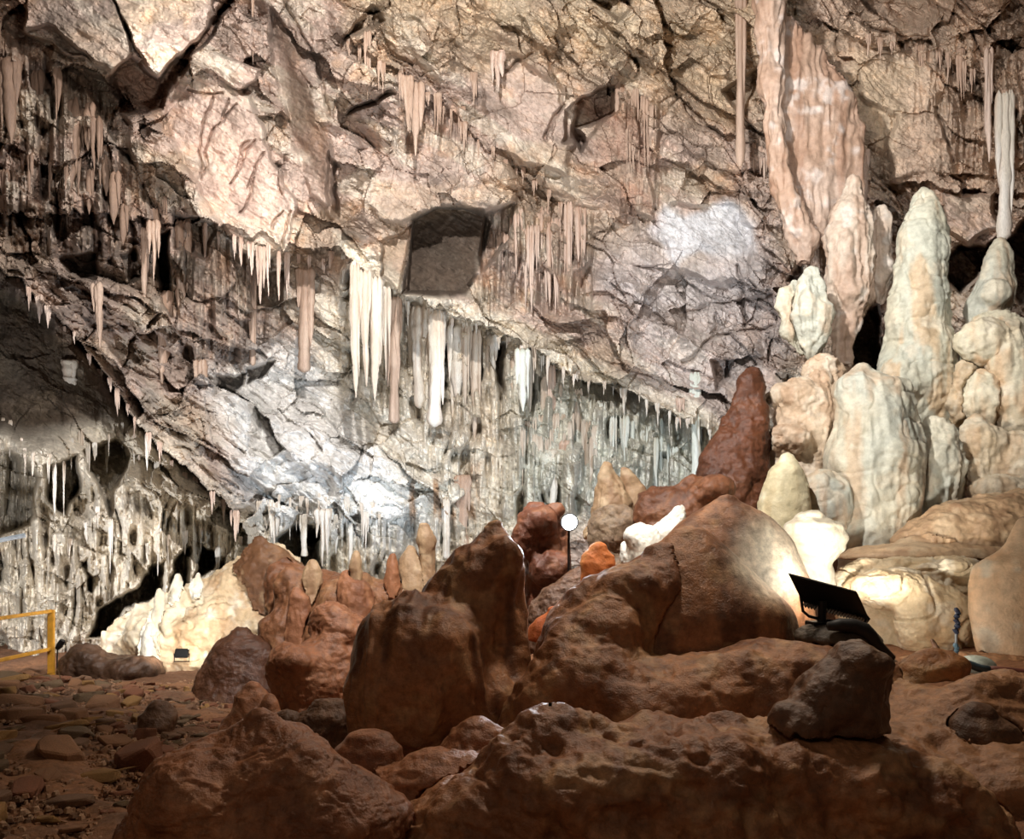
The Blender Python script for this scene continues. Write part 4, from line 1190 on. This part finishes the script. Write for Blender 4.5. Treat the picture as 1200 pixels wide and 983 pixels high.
# ------------------------------------------------------------------ stalactites one by one: those that stand out
P_BROWN = [(182, 154, 134), (196, 170, 150), (150, 116, 92), (210, 190, 174)]
P_PINK = [(204, 178, 160), (214, 192, 176), (176, 138, 114), (226, 212, 202)]
P_WHITE = [(212, 202, 186), (222, 216, 206), (186, 160, 136), (232, 228, 222)]
P_GREEN = [(206, 212, 200), (216, 220, 212), (196, 176, 150), (232, 234, 228)]
P_CREAM = [(198, 182, 164), (210, 198, 182), (172, 146, 124), (222, 214, 202)]
P_SHADE = [(116, 92, 76), (132, 106, 88), (92, 70, 54), (148, 124, 106)]  # brown darkened to hold the weak light of the upper left
big = [
    # label, px, top, bottom, width, kind, palette, name
    ('slender brown stalactite hanging near the top edge, left of centre', 431, 40, 117, 8, 'spike', P_BROWN),
    ('brown stalactite below the sloping upper ledge, shorter of the thick pair', 477, 92, 154, 14, 'carrot', P_BROWN),
    ('thick brown stalactite tapering to a long point below the sloping upper ledge', 487, 100, 183, 17, 'carrot', P_BROWN),
    ('short brown stalactite just right of the thick pair under the upper ledge', 513, 112, 157, 8, 'spike', P_BROWN),
    ('thin dark stalactite at the middle of the upper ledge', 541, 128, 203, 9, 'spike', P_BROWN),
    ('small brown peg of dripstone above the thin dark stalactite', 556, 88, 123, 8, 'carrot', P_BROWN),
    ('pale reddish tongue-shaped stalactite under a hanging slab, top centre', 582, 65, 108, 20, 'spike', P_PINK),
    ('very long thin orange-brown stalactite beside the great ribbed curtain', 868, -40, 195, 12, 'column', P_BROWN),
    ('thick ribbed brown column with a flat top, left of the long ledge', 357, 318, 436, 19, 'column', P_BROWN),
    ('thin brown column left of the thick ribbed column', 296, 318, 428, 8, 'column', P_BROWN),
    ('short tapering brown stalactite hanging over the left dark ledge', 115, 335, 408, 14, 'carrot', P_BROWN),
    ('bent brown drapery hanging over the sloping rubble ledge, left', 193, 345, 450, 22, 'drape', P_BROWN),
    ('tall cream fluted drapery at the left end of the curtain', 416, 312, 466, 15, 'drape', P_CREAM),
    ('cream rib of dripstone second from the left end of the curtain', 428, 320, 452, 13, 'drape', P_CREAM),
    ('cream drapery with hollow folds left of the long straight brown column', 440, 328, 470, 16, 'drape', P_CREAM),
    ('thin cream rib hugging the left side of the long straight brown column', 452, 340, 446, 10, 'spike', P_CREAM),
    ('long straight brown column under the middle of the long ledge', 462, 352, 496, 17, 'column', P_BROWN),
    ('ivory column beside the dark slot under the long ledge', 490, 362, 478, 18, 'column', P_WHITE),
    ('ivory column with stubby end in the curtain, left of the first dark slot', 510, 368, 500, 20, 'column', P_WHITE),
    ('bulging ivory drapery between two dark slots', 536, 385, 470, 24, 'drape', P_WHITE),
    ('ragged ivory drapery right of the widest dark slot', 574, 396, 468, 18, 'drape', P_WHITE),
    ('slim greenish drapery hanging below the middle of the long ledge', 612, 412, 482, 18, 'drape', P_GREEN),
    ('long thin pinkish column reaching down to the lamp', 646, 432, 572, 9, 'column', P_PINK),
    ('thin pale column at the right end of the curtain', 815, 440, 562, 12, 'column', P_GREEN),
    ('short pale stalactite beside the thin pale column', 797, 470, 502, 10, 'spike', P_PINK),
    ('pale fluted column right above the glaring lamp', 664, 520, 608, 16, 'column', P_PINK),
    ('slender pale column left of the pale fluted one above the lamp', 648, 530, 606, 11, 'column', P_WHITE),
    ('small orange-white dripstone pillar below the ochre patch of wall', 542, 560, 640, 18, 'column', P_BROWN),
    ('short pale pillar left of the orange-white dripstone pillar', 522, 588, 655, 12, 'column', P_WHITE),
    ('brown stalactite in the shaded left wall near the dark cleft', 180, 262, 330, 14, 'spike', P_BROWN),
    ('dark ribbed stalactite left of the deep vertical cleft', 170, 270, 360, 12, 'drape', P_BROWN),
    ('long ribbed brown stalactite right of the deep vertical cleft', 212, 262, 372, 18, 'drape', P_BROWN),
    ('reddish stalactite below the smooth pink slab', 305, 292, 350, 12, 'spike', P_PINK),
    ('greyish blade of dripstone hanging above the sloping slab, left', 236, 425, 510, 16, 'spike', P_BROWN),
    ('white lit tuft of dripstone hanging inside the dark alcove', 80, 425, 468, 22, 'drape', P_WHITE),
    ('pale brown spike hanging left of the pale pointed bulb', 898, 210, 290, 8, 'spike', P_BROWN),
    ('long pink rib of dripstone below the curtain, right of centre', 912, 200, 300, 12, 'drape', P_PINK),
    ('thick fluted tail at the foot of the ribbed curtain', 1008, 180, 268, 22, 'drape', P_PINK),
    ('slender pink spike beside the fluted tail of the curtain', 988, 190, 250, 10, 'spike', P_PINK),
    ('long white rib of dripstone down the right wall', 1177, 110, 282, 18, 'column', P_WHITE),
    ('slim tan rib of dripstone beside the long white rib', 1158, 60, 190, 12, 'drape', P_PINK),
    ('short brown spike high on the right wall', 1126, 60, 118, 10, 'spike', P_BROWN),
    ('thin brown stalactite at the top edge, left part', 296, -10, 76, 7, 'spike', P_BROWN),
    ('two-tone straw at the top edge, right of the thin brown stalactite', 388, -10, 60, 6, 'straw', P_PINK),
    ('white pillar inside the dark hole above the brown ridge', 356, 606, 652, 9, 'column', P_WHITE),
    ('hanging white tooth at the right of the dark hole', 378, 600, 664, 15, 'spike', P_WHITE),
    ('broad white fang hanging at the left of the dark hole', 320, 592, 640, 14, 'spike', P_WHITE),
]
for k, (lab, px, top, bot, w, kind, pal) in enumerate(big):
    stalactite(lab, px, top, bot, w, kind, pal, seed=400 + k, out=0.15, flat=0.9)

# ------------------------------------------------------------------ fringes of smaller stalactites along the ledges
_proto = {}


def proto(kind, pal, v):
    key = (kind, id(pal), v)
    if key not in _proto:
        _proto[key] = drip_mesh('stalactite', PROF[kind], 900 + len(_proto), 9, 18, 0.3, 0.22, pal, 1.0, 1 + v % 3)
    return _proto[key]


def fringe(label, group, line, n, lmin, lmax, w, pal, kinds=('spike', 'straw', 'carrot'), seed=0, jy=4, power=1.8):
    rg = random.Random(seed)
    p = np.asarray(line, float)
    seg = np.hypot(*np.diff(p, axis=0).T); cum = np.concatenate([[0], np.cumsum(seg)])
    for k in range(n):
        s = (k + rg.uniform(0.1, 0.9)) / n * cum[-1]
        px = np.interp(s, cum, p[:, 0]); py = np.interp(s, cum, p[:, 1]) + rg.uniform(-jy, jy)
        ln = lmin + (lmax - lmin) * rg.random() ** power
        ww = w * rg.uniform(0.6, 1.3) * (0.7 + 0.5 * ln / lmax)
        Y = wall_y(px, py, 2, 6) - 0.01
        o = hang('stalactite', proto(rg.choice(kinds), pal, rg.randrange(3)), px, py, py + ln, ww, Y, 0.9, 5)
        tag(o, label, 'stalactite', group)


fringe('short pale stalactite in the fringe under the long ledge falling from left to centre', 'fringe under the long ledge',
       [(400, 298), (440, 336), (480, 358), (560, 388), (622, 410), (680, 445), (745, 466), (800, 494), (838, 512)], 36, 8, 42, 5.5, P_WHITE, seed=1)
fringe('thin stalactite in the cluster right of the dark angular block', 'stalactites right of the dark angular block',
       [(580, 268), (610, 258), (650, 250), (690, 262)], 20, 40, 115, 8, P_PINK, ('drape', 'straw', 'spike'), seed=2, jy=16, power=1.0)
fringe('small brown stalactite along the ledge crossing the upper wall', 'fringe on the upper ledge',
       [(405, 50), (450, 80), (520, 124), (560, 168), (612, 202), (662, 242)], 20, 10, 38, 5.5, P_BROWN, seed=3)
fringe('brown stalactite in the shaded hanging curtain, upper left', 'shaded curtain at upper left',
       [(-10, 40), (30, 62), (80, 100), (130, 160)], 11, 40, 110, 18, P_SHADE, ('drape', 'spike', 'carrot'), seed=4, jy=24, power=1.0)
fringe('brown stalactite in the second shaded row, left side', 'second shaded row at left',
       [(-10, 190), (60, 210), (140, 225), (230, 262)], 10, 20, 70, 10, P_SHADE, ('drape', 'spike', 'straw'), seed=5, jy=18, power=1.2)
fringe('small stalactite hanging from the rim of the dark sloping ledge, left', 'rim of the dark sloping ledge',
       [(10, 318), (60, 366), (110, 424), (160, 494), (210, 550), (285, 610)], 20, 8, 34, 6.5, P_PINK, seed=6)
fringe('thin white stalactite in the pale row below the dark alcove', 'pale row below the alcove',
       [(-10, 505), (20, 512), (60, 540), (100, 520), (150, 510), (185, 540)], 22, 15, 95, 6.0, P_WHITE, ('straw', 'spike', 'drape'), seed=7, jy=16, power=1.4)
fringe('white stalactite in the bright lower left wall above the lit bank', 'stalactites over the lit bank',
       [(60, 610), (120, 620), (180, 640), (250, 630), (292, 622)], 14, 14, 60, 7, P_WHITE, ('drape', 'spike', 'straw'), seed=8, jy=22, power=1.5)
fringe('white stalactite in the row above the small ridge stalagmites', 'row above the brown ridge',
       [(300, 596), (350, 590), (400, 600), (450, 604)], 18, 12, 66, 6.5, P_WHITE, ('spike', 'straw', 'drape'), seed=9, jy=16, power=1.7)
fringe('thin pinkish stalactite in the bundle over the glaring lamp', 'bundle over the lamp',
       [(610, 510), (640, 506), (680, 500), (700, 505)], 18, 40, 95, 7, P_CREAM, ('drape', 'straw', 'spike'), seed=10, jy=16, power=0.9)
fringe('greenish white stalactite in the right half of the curtain', 'right half of the curtain',
       [(690, 470), (740, 490), (800, 520)], 16, 40, 85, 8, P_GREEN, ('drape', 'straw'), seed=11, jy=14, power=0.9)
fringe('short pink stalactite along the foot of the ribbed curtain', 'foot of the ribbed curtain',
       [(880, 168), (920, 190), (960, 180), (1005, 196)], 16, 18, 60, 7, P_PINK, seed=12, jy=8)
fringe('reddish stalactite hanging right of the upper cavity', 'stalactites right of the upper cavity',
       [(718, 108), (740, 112), (765, 130)], 12, 25, 85, 7, P_BROWN, ('drape', 'straw', 'spike'), seed=13, jy=10, power=1.0)
fringe('tiny brown stalactite along the ledge high on the right wall', 'ledge high on the right wall',
       [(1015, 42), (1060, 54), (1110, 66), (1160, 100), (1200, 130)], 16, 8, 40, 6, P_BROWN, seed=14)
fringe('small pale stalactite along the sloping slab at mid left', 'sloping slab at mid left',
       [(230, 268), (330, 300), (395, 305)], 14, 14, 60, 7, P_PINK, ('drape', 'spike', 'straw'), seed=15, jy=6, power=1.3)
fringe('long cream drip in the upper rows of the curtain below the long ledge', 'upper rows of the curtain',
       [(476, 372), (540, 398), (610, 425), (680, 456)], 16, 50, 130, 9, P_CREAM, ('drape', 'spike', 'carrot'), seed=16, jy=14, power=1.0)
# ------------------------------------------------------------------ rubble: flat broken stones on the path and the left bank
def stone_mesh(seed, flat):
    rg = random.Random(seed)
    bm = bmesh.new()
    for k in range(22):
        a = rg.uniform(0, 2 * math.pi); r = rg.uniform(0.62, 1.0)
        z = rg.choice((-1, 1)) * flat * rg.uniform(0.55, 1.0)
        bm.verts.new((math.cos(a) * r, math.sin(a) * r * rg.uniform(0.65, 1.0), z))
    bmesh.ops.convex_hull(bm, input=bm.verts[:])
    for v in [v for v in bm.verts if not v.link_faces]:
        bm.verts.remove(v)
    bmesh.ops.bevel(bm, geom=bm.edges[:], offset=0.05, segments=1, affect='EDGES')
    me = bpy.data.meshes.new('stone')
    bm.to_mesh(me); bm.free()
    n = len(me.vertices)
    co = np.empty(n * 3, np.float32); me.vertices.foreach_get('co', co); co = co.reshape(-1, 3)
    base = [lin((140, 100, 70)), lin((122, 92, 70)), lin((150, 112, 66)), lin((128, 82, 58)), lin((112, 90, 66))][seed % 5]
    col = base * (1 + 0.3 * fbm3(co[:, 0] * 2, co[:, 1] * 2, co[:, 2] * 2 + seed, 3, seed))[:, None]
    a_ = me.attributes.new('mineral', 'FLOAT_COLOR', 'POINT')
    c4 = np.ones((n, 4), np.float32); c4[:, :3] = np.clip(col, 0, 1)
    a_.data.foreach_set('color', c4.ravel())
    me.materials.append(M_STONE)
    return me


stones = [stone_mesh(s, f) for s, f in zip(range(16), (0.16, 0.22, 0.3, 0.42) * 4)]
rg = random.Random(77)
placed = []
tries = 0
while len(placed) < 270 and tries < 20000:
    tries += 1
    bank = rg.random() < 0.62
    if bank:
        y = rg.uniform(4.0, 9.8); px = rg.uniform(-30, 175)
        s = rg.uniform(0.10, 0.26)
    else:
        y = rg.uniform(4.6, 10.0); px = rg.uniform(120, 330)
        s = rg.uniform(0.05, 0.12)
    x = (px - 600) / F * y
    if px > 150 and y < 5.4:
        continue
    if any((x - a) ** 2 + (y - b) ** 2 < (0.80 * (s + c)) ** 2 for a, b, c in placed):
        continue
    if inside_rock((x, y, float(floor_z(x, y))), 0.05 + s)[0]:
        continue
    placed.append((x, y, s))
    o = bpy.data.objects.new('rubble_stone', stones[rg.randrange(16)])
    o.location = (x, y, float(floor_z(x, y)) + s * 0.10)
    o.scale = (s, s * rg.uniform(0.7, 1.0), s * rg.uniform(0.8, 1.3))
    o.rotation_euler = (rg.uniform(-0.22, 0.3), rg.uniform(-0.25, 0.25), rg.uniform(0, 6.28))
    C.objects.link(o)
    if bank:
        tag(o, 'flat broken brown stone in the rubble bank below the yellow handrail', 'stone', 'rubble bank stones')
    else:
        tag(o, 'small flat stone lying on the gravel path beyond the rubble bank', 'stone', 'path stones')

# finer gravel nobody could count
rg = random.Random(5)
gv, gf, gc = [], [], []
gy_ = np.array([rg.uniform(3.9, 10.6) for k in range(5200)]); gx_ = np.array([rg.uniform(-40, 340) - 600 for k in range(5200)]) / F * gy_
gz_ = floor_z(gx_, gy_)
keep = ~inside_rock(np.stack([gx_, gy_, gz_], -1), 0.07)
for k in np.nonzero(keep)[0]:
    x, y, z = float(gx_[k]), float(gy_[k]), float(gz_[k])
    s = rg.uniform(0.012, 0.04)
    a = rg.uniform(0, 6.28); b = len(gv)
    base = random.Random(int(k)).choice([(150, 110, 80), (128, 92, 66), (110, 80, 58), (160, 126, 98)])
    for m in range(5):
        r = s * rg.uniform(0.6, 1.1)
        gv.append((x + r * math.cos(a + m * 1.257), y + r * math.sin(a + m * 1.257), z - 0.012)); gc.append(lin(base))
    for m in range(5):
        v = gv[b + m]; gv.append((x + (v[0] - x) * 0.6, y + (v[1] - y) * 0.7, z + s * rg.uniform(0.15, 0.5))); gc.append(lin(base))
    for m in range(5):
        gf.append((b + m, b + (m + 1) % 5, b + 5 + (m + 1) % 5, b + 5 + m))
    gf.append((b + 5, b + 6, b + 7, b + 8)); gf.append((b + 5, b + 8, b + 9, b + 5))
gm = bpy.data.meshes.new('gravel')
gm.from_pydata(gv, [], [f if f[0] != f[-1] else f[:3] for f in gf])
a_ = gm.attributes.new('mineral', 'FLOAT_COLOR', 'POINT')
c4 = np.ones((len(gv), 4), np.float32); c4[:, :3] = np.array(gc); a_.data.foreach_set('color', c4.ravel())
g = link('gravel', gm, M_STONE)
tag(g, 'fine brown gravel scattered over the path and the rubble bank', 'gravel', kind='stuff')


# ------------------------------------------------------------------ things people put here
M_YEL = plain_material('yellow_paint', (196, 142, 48), 0.45, 0.0, 0.2, 14)
M_BLK = plain_material('black_metal', (20, 18, 18), 0.45, 0.3, 0.3, 30)
M_DKG = plain_material('dark_rubber', (26, 24, 24), 0.6, 0.0, 0.3, 30)
M_STEEL = plain_material('grey_steel', (150, 156, 160), 0.35, 0.6, 0.2, 30)
M_BLUE = plain_material('blue_grey_hose', (70, 92, 104), 0.5, 0.0, 0.2, 20)
M_MAR = plain_material('maroon_hose', (120, 72, 62), 0.5, 0.0, 0.2, 20)
M_GLASS = emit_material('lamp_glass', (0.9, 0.95, 1.0), 60)
M_GLOW = emit_material('floodlight_glass', (1.0, 0.97, 0.9), 12)


def bm_box(bm, size, mat=Matrix()):
    r = bmesh.ops.create_cube(bm, size=1.0)
    bmesh.ops.scale(bm, vec=size, verts=r['verts'])
    bmesh.ops.transform(bm, matrix=mat, verts=r['verts'])


def bm_tube(bm, pts, r, seg=10, radii=None):
    pts = [Vector(p) for p in pts]
    rings = []
    for i, p in enumerate(pts):
        d = (pts[min(i + 1, len(pts) - 1)] - pts[max(i - 1, 0)]).normalized()
        u = d.orthogonal().normalized() if abs(d.z) > 0.95 else d.cross(Vector((0, 0, 1))).normalized()
        w = d.cross(u)
        rr = radii[i] if radii else r
        rings.append([bm.verts.new(p + rr * (math.cos(2 * math.pi * k / seg) * u + math.sin(2 * math.pi * k / seg) * w)) for k in range(seg)])
    for a, b in zip(rings[:-1], rings[1:]):
        for k in range(seg):
            bm.faces.new((a[k], a[(k + 1) % seg], b[(k + 1) % seg], b[k]))
    bm.faces.new(rings[0][::-1]); bm.faces.new(rings[-1])


def part(name, bm, mat, parent, bevel=0.0, smooth=False):
    bmesh.ops.recalc_face_normals(bm, faces=bm.faces[:])
    if bevel:
        bmesh.ops.bevel(bm, geom=[e for e in bm.edges if e.calc_face_angle(0) > 0.5], offset=bevel, segments=2, affect='EDGES')
    me = bpy.data.meshes.new(name)
    bm.to_mesh(me); bm.free()
    if smooth:
        me.polygons.foreach_set('use_smooth', np.ones(len(me.polygons), bool))
    return link(name, me, mat, parent)


# yellow handrail: runs towards the viewer along the left edge
hx = -6.36
rail = empty('handrail', (hx, 10.6, -0.35), 'yellow painted metal handrail beside the rubble bank at the left edge', 'handrail')
for y in (10.6, 8.3):
    bm = bmesh.new(); bm_box(bm, (0.085, 0.05, 1.09), Matrix.Translation((0, y - 10.6, 0.53)))
    part('post', bm, M_YEL, rail, 0.006)
for nm, z in (('top_rail', 1.055), ('middle_rail', 0.535)):
    bm = bmesh.new(); bm_box(bm, (0.045, 3.6, 0.045), Matrix.Translation((0, -1.79, z)))
    part(nm, bm, M_YEL, rail, 0.006)

# black floodlight on the right, seen from behind
FY = 6.0
fb = at(962, 728, FY)
fl_ = empty('floodlight', fb, 'black floodlight seen from behind, tilted on its stand beside the white-lit dome', 'floodlight')
e1 = (at(1004, 694, FY + 0.08) - at(925, 673, FY - 0.05)); wdt = e1.length; e1.normalize()
e2r = at(941, 705, FY + 0.10) - at(925, 673, FY - 0.05)
e2 = (e2r - e1 * e2r.dot(e1)); hgt = e2.length; e2.normalize()
e3 = e1.cross(e2).normalized()
cen = at(972, 699, FY) - fb
R = Matrix((e1, e2, e3)).transposed().to_4x4()
shear = e2r.dot(e1) / hgt
bm = bmesh.new(); bm_box(bm, (wdt, hgt, 0.035))
for v in bm.verts:
    v.co.x += shear * v.co.y
bmesh.ops.transform(bm, matrix=Matrix.Translation(cen) @ R, verts=bm.verts[:])
hs = part('housing', bm, M_BLK, fl_, 0.006)
bm = bmesh.new()
for k in range(22):
    bm_box(bm, (0.006, 0.05, 0.05), Matrix.Translation(((k - 10.5) / 22 * wdt * 0.96 + shear * hgt * 0.5, hgt * 0.5, -0.02)))
bmesh.ops.transform(bm, matrix=Matrix.Translation(cen) @ R, verts=bm.verts[:])
part('cooling_fins', bm, M_BLK, hs)
side = 1 if (R @ Vector((0, 0, 1))).y > 0 else -1
bm = bmesh.new(); bm_box(bm, (wdt * 0.9, hgt * 0.84, 0.006))
for v in bm.verts:
    v.co.x += shear * v.co.y
bmesh.ops.transform(bm, matrix=Matrix.Translation(cen) @ R @ Matrix.Translation((0, 0, side * 0.021)), verts=bm.verts[:])
part('front_glass', bm, M_GLOW, hs)
bm = bmesh.new(); bm_tube(bm, [at(963, 704, FY) - fb, at(963, 730, FY) - fb], 0.035, 10)
part('post', bm, M_BLK, fl_)
bm = bmesh.new()
bm_tube(bm, [at(938, 697, FY) - fb, at(941, 716, FY) - fb, at(948, 722, FY) - fb, at(963, 726, FY) - fb], 0.012, 8)
bm_tube(bm, [at(1015, 722, FY) - fb, at(1013, 735, FY) - fb, at(990, 730, FY) - fb, at(963, 726, FY) - fb], 0.012, 8)
part('bracket', bm, M_BLK, fl_)
bm = bmesh.new(); bm_box(bm, (0.26, 0.2, 0.04), Matrix.Translation(at(968, 731, FY) - fb))
part('base_plate', bm, M_BLK, fl_, 0.006)
# the dark stone it is set on and its folded cable
rock('rock', 'dark lens-shaped stone under the black floodlight', 'rock', [E_(982, 750, 50, 17, 5.95, 0.8), E_(972, 742, 34, 12, 5.95, 0.8)], M_WET, res=1.8, k=0.06, amp=0.02, freq=5, pal=[(70, 58, 46), (84, 70, 56), (54, 44, 36), (92, 78, 62)], seed=121)
bm = bmesh.new()
pts = [(970, 734), (984, 732), (1000, 733), (1012, 738), (1020, 746), (1026, 755), (1036, 764), (1046, 772)]
bm_tube(bm, [at(a, b, 5.72) for i, (a, b) in enumerate(pts)], 0.05, 10, [0.03, 0.05, 0.055, 0.06, 0.055, 0.05, 0.04, 0.03])
cb = part('cable', bm, M_DKG, None, 0, True)
tag(cb, 'black bundled cable running down from the floodlight over the dark stone', 'cable')

# small floodlight on the left bank
q = at(213, 775, 11.3)
f2 = empty('floodlight', q, 'small black floodlight on the ground before the white-lit flowstone bank', 'floodlight')
bm = bmesh.new(); bm_box(bm, (0.19, 0.06, 0.13), Matrix.Translation((0, 0, 0.12)) @ Matrix.Rotation(-0.35, 4, 'X')); h2 = part('housing', bm, M_BLK, f2, 0.008)
bm = bmesh.new(); bm_box(bm, (0.16, 0.008, 0.1), Matrix.Translation((0, 0.033, 0.13)) @ Matrix.Rotation(-0.35, 4, 'X')); part('front_glass', bm, M_GLOW, h2)
bm = bmesh.new(); bm_tube(bm, [(-0.11, 0, 0.12), (-0.11, 0, 0.0), (0.11, 0, 0.0), (0.11, 0, 0.12)], 0.01, 6); part('bracket', bm, M_BLK, f2)

# dark little lamp hung by the handrail
q = at(70, 756, 10.9)
f3 = empty('lamp', at(67, 770, 10.9), 'small dark lamp head on a thin stem right behind the yellow post', 'lamp')
bm = bmesh.new(); bm_tube(bm, [q - f3.location + Vector(v) for v in ((-0.04, 0, -0.05), (0, 0, 0), (0.045, 0, 0.07))], 0.04, 10, [0.03, 0.045, 0.04]); part('lamp_head', bm, M_BLK, f3)
bm = bmesh.new(); bm_tube(bm, [(0, 0, -0.5), (0, 0, 0), tuple(q - f3.location + Vector((-0.03, 0, -0.04)))], 0.01, 6); part('stem', bm, M_BLK, f3)

# the glaring lamp that looks at the viewer
q = at(667, 612, 7.62)
f4 = empty('spotlight', q, 'glaring white spotlight facing the viewer among the rocks at the centre', 'spotlight')
bm = bmesh.new(); bm_tube(bm, [(0, 0.16, 0), (0, 0.12, 0), (0, 0, 0), (0, -0.03, 0)], 0.07, 16, [0.03, 0.06, 0.085, 0.09]); part('housing', bm, M_BLK, f4)
bm = bmesh.new(); bmesh.ops.create_uvsphere(bm, u_segments=16, v_segments=10, radius=0.075)
for v in bm.verts:
    v.co.y *= 0.35
bmesh.ops.translate(bm, vec=(0, -0.035, 0), verts=bm.verts[:])
part('lens', bm, M_GLASS, f4, 0, True)
bm = bmesh.new(); bm_tube(bm, [(0, 0.05, -0.05), (0, 0.06, -0.5)], 0.012, 8); part('stand', bm, M_BLK, f4)

# stake with taped wires, right
s0 = at(1120, 772, 6.3); s1 = at(1121, 712, 6.3)
st = empty('stake', s0, 'thin upright stake wrapped in blue and white tape before the peach block', 'stake')
d = s1 - s0
bm = bmesh.new(); bm_tube(bm, [(0, 0, -0.05), tuple(d)], 0.011, 8); part('rod', bm, M_STEEL, st)
bm = bmesh.new(); bm_tube(bm, [tuple(d * t + Vector((0.008 * math.sin(t * 40), -0.006, 0))) for t in np.linspace(0.02, 0.3, 10)], 0.02, 8); part('tape', bm, M_BLUE, st)
bm = bmesh.new(); bm_tube(bm, [tuple(d * t + Vector((0.012 * math.sin(t * 30), -0.008, 0))) for t in np.linspace(0.5, 1.0, 14)], 0.018, 8, [0.014, 0.02, 0.024, 0.02, 0.026, 0.02, 0.018, 0.022, 0.02, 0.024, 0.02, 0.018, 0.02, 0.012]); part('wire_wrap', bm, plain_material('dark_blue_tape', (34, 40, 58), 0.5), st)
# hose
hz = empty('hose', at(1125, 776, 5.9), 'hose on the rock at the right edge, blue-grey end and maroon run', 'hose')
o0 = hz.location
bm = bmesh.new(); bm_tube(bm, [at(a, b, 5.9) - o0 for a, b in ((1122, 773), (1135, 778), (1148, 783), (1158, 785))], 0.03, 10, [0.022, 0.03, 0.032, 0.034]); part('sleeve', bm, M_BLUE, hz, 0, True)
bm = bmesh.new(); bm_tube(bm, [at(a, b, 5.9) - o0 for a, b in ((1155, 785), (1172, 786), (1200, 789), (1260, 796))], 0.036, 10, [0.032, 0.036, 0.036, 0.036]); part('run', bm, M_MAR, hz, 0, True)
rock('rock', 'pale grey-green lens-shaped stone under the hose end', 'rock', [E_(1143, 783, 24, 15, 6.1, 0.8)], M_FLOW, res=1.2, k=0.03, amp=0.01, freq=6, pal=[(176, 186, 176), (190, 198, 188), (150, 160, 150), (204, 206, 196)], seed=122)
rock('rock', 'small dark brown chip of rock left of the taped stake', 'rock', [L_([(750, 1090, 1095), (756, 1092, 1100), (766, 1094, 1105), (774, 1090, 1106)], 6.4, 0.8)], M_WET, res=1.0, k=0.02, amp=0.012, freq=9, pal=PAL_DARK, seed=123)
# steel bar at the left edge
b0 = at(-40, 641, 11.6); b1 = at(30, 627, 12.0)
bm = bmesh.new(); bm_tube(bm, [b0, b1], 0.035, 4)
tag(part('steel_bar', bm, M_STEEL, None), 'grey steel bar jutting in from the left edge above the handrail', 'bar')
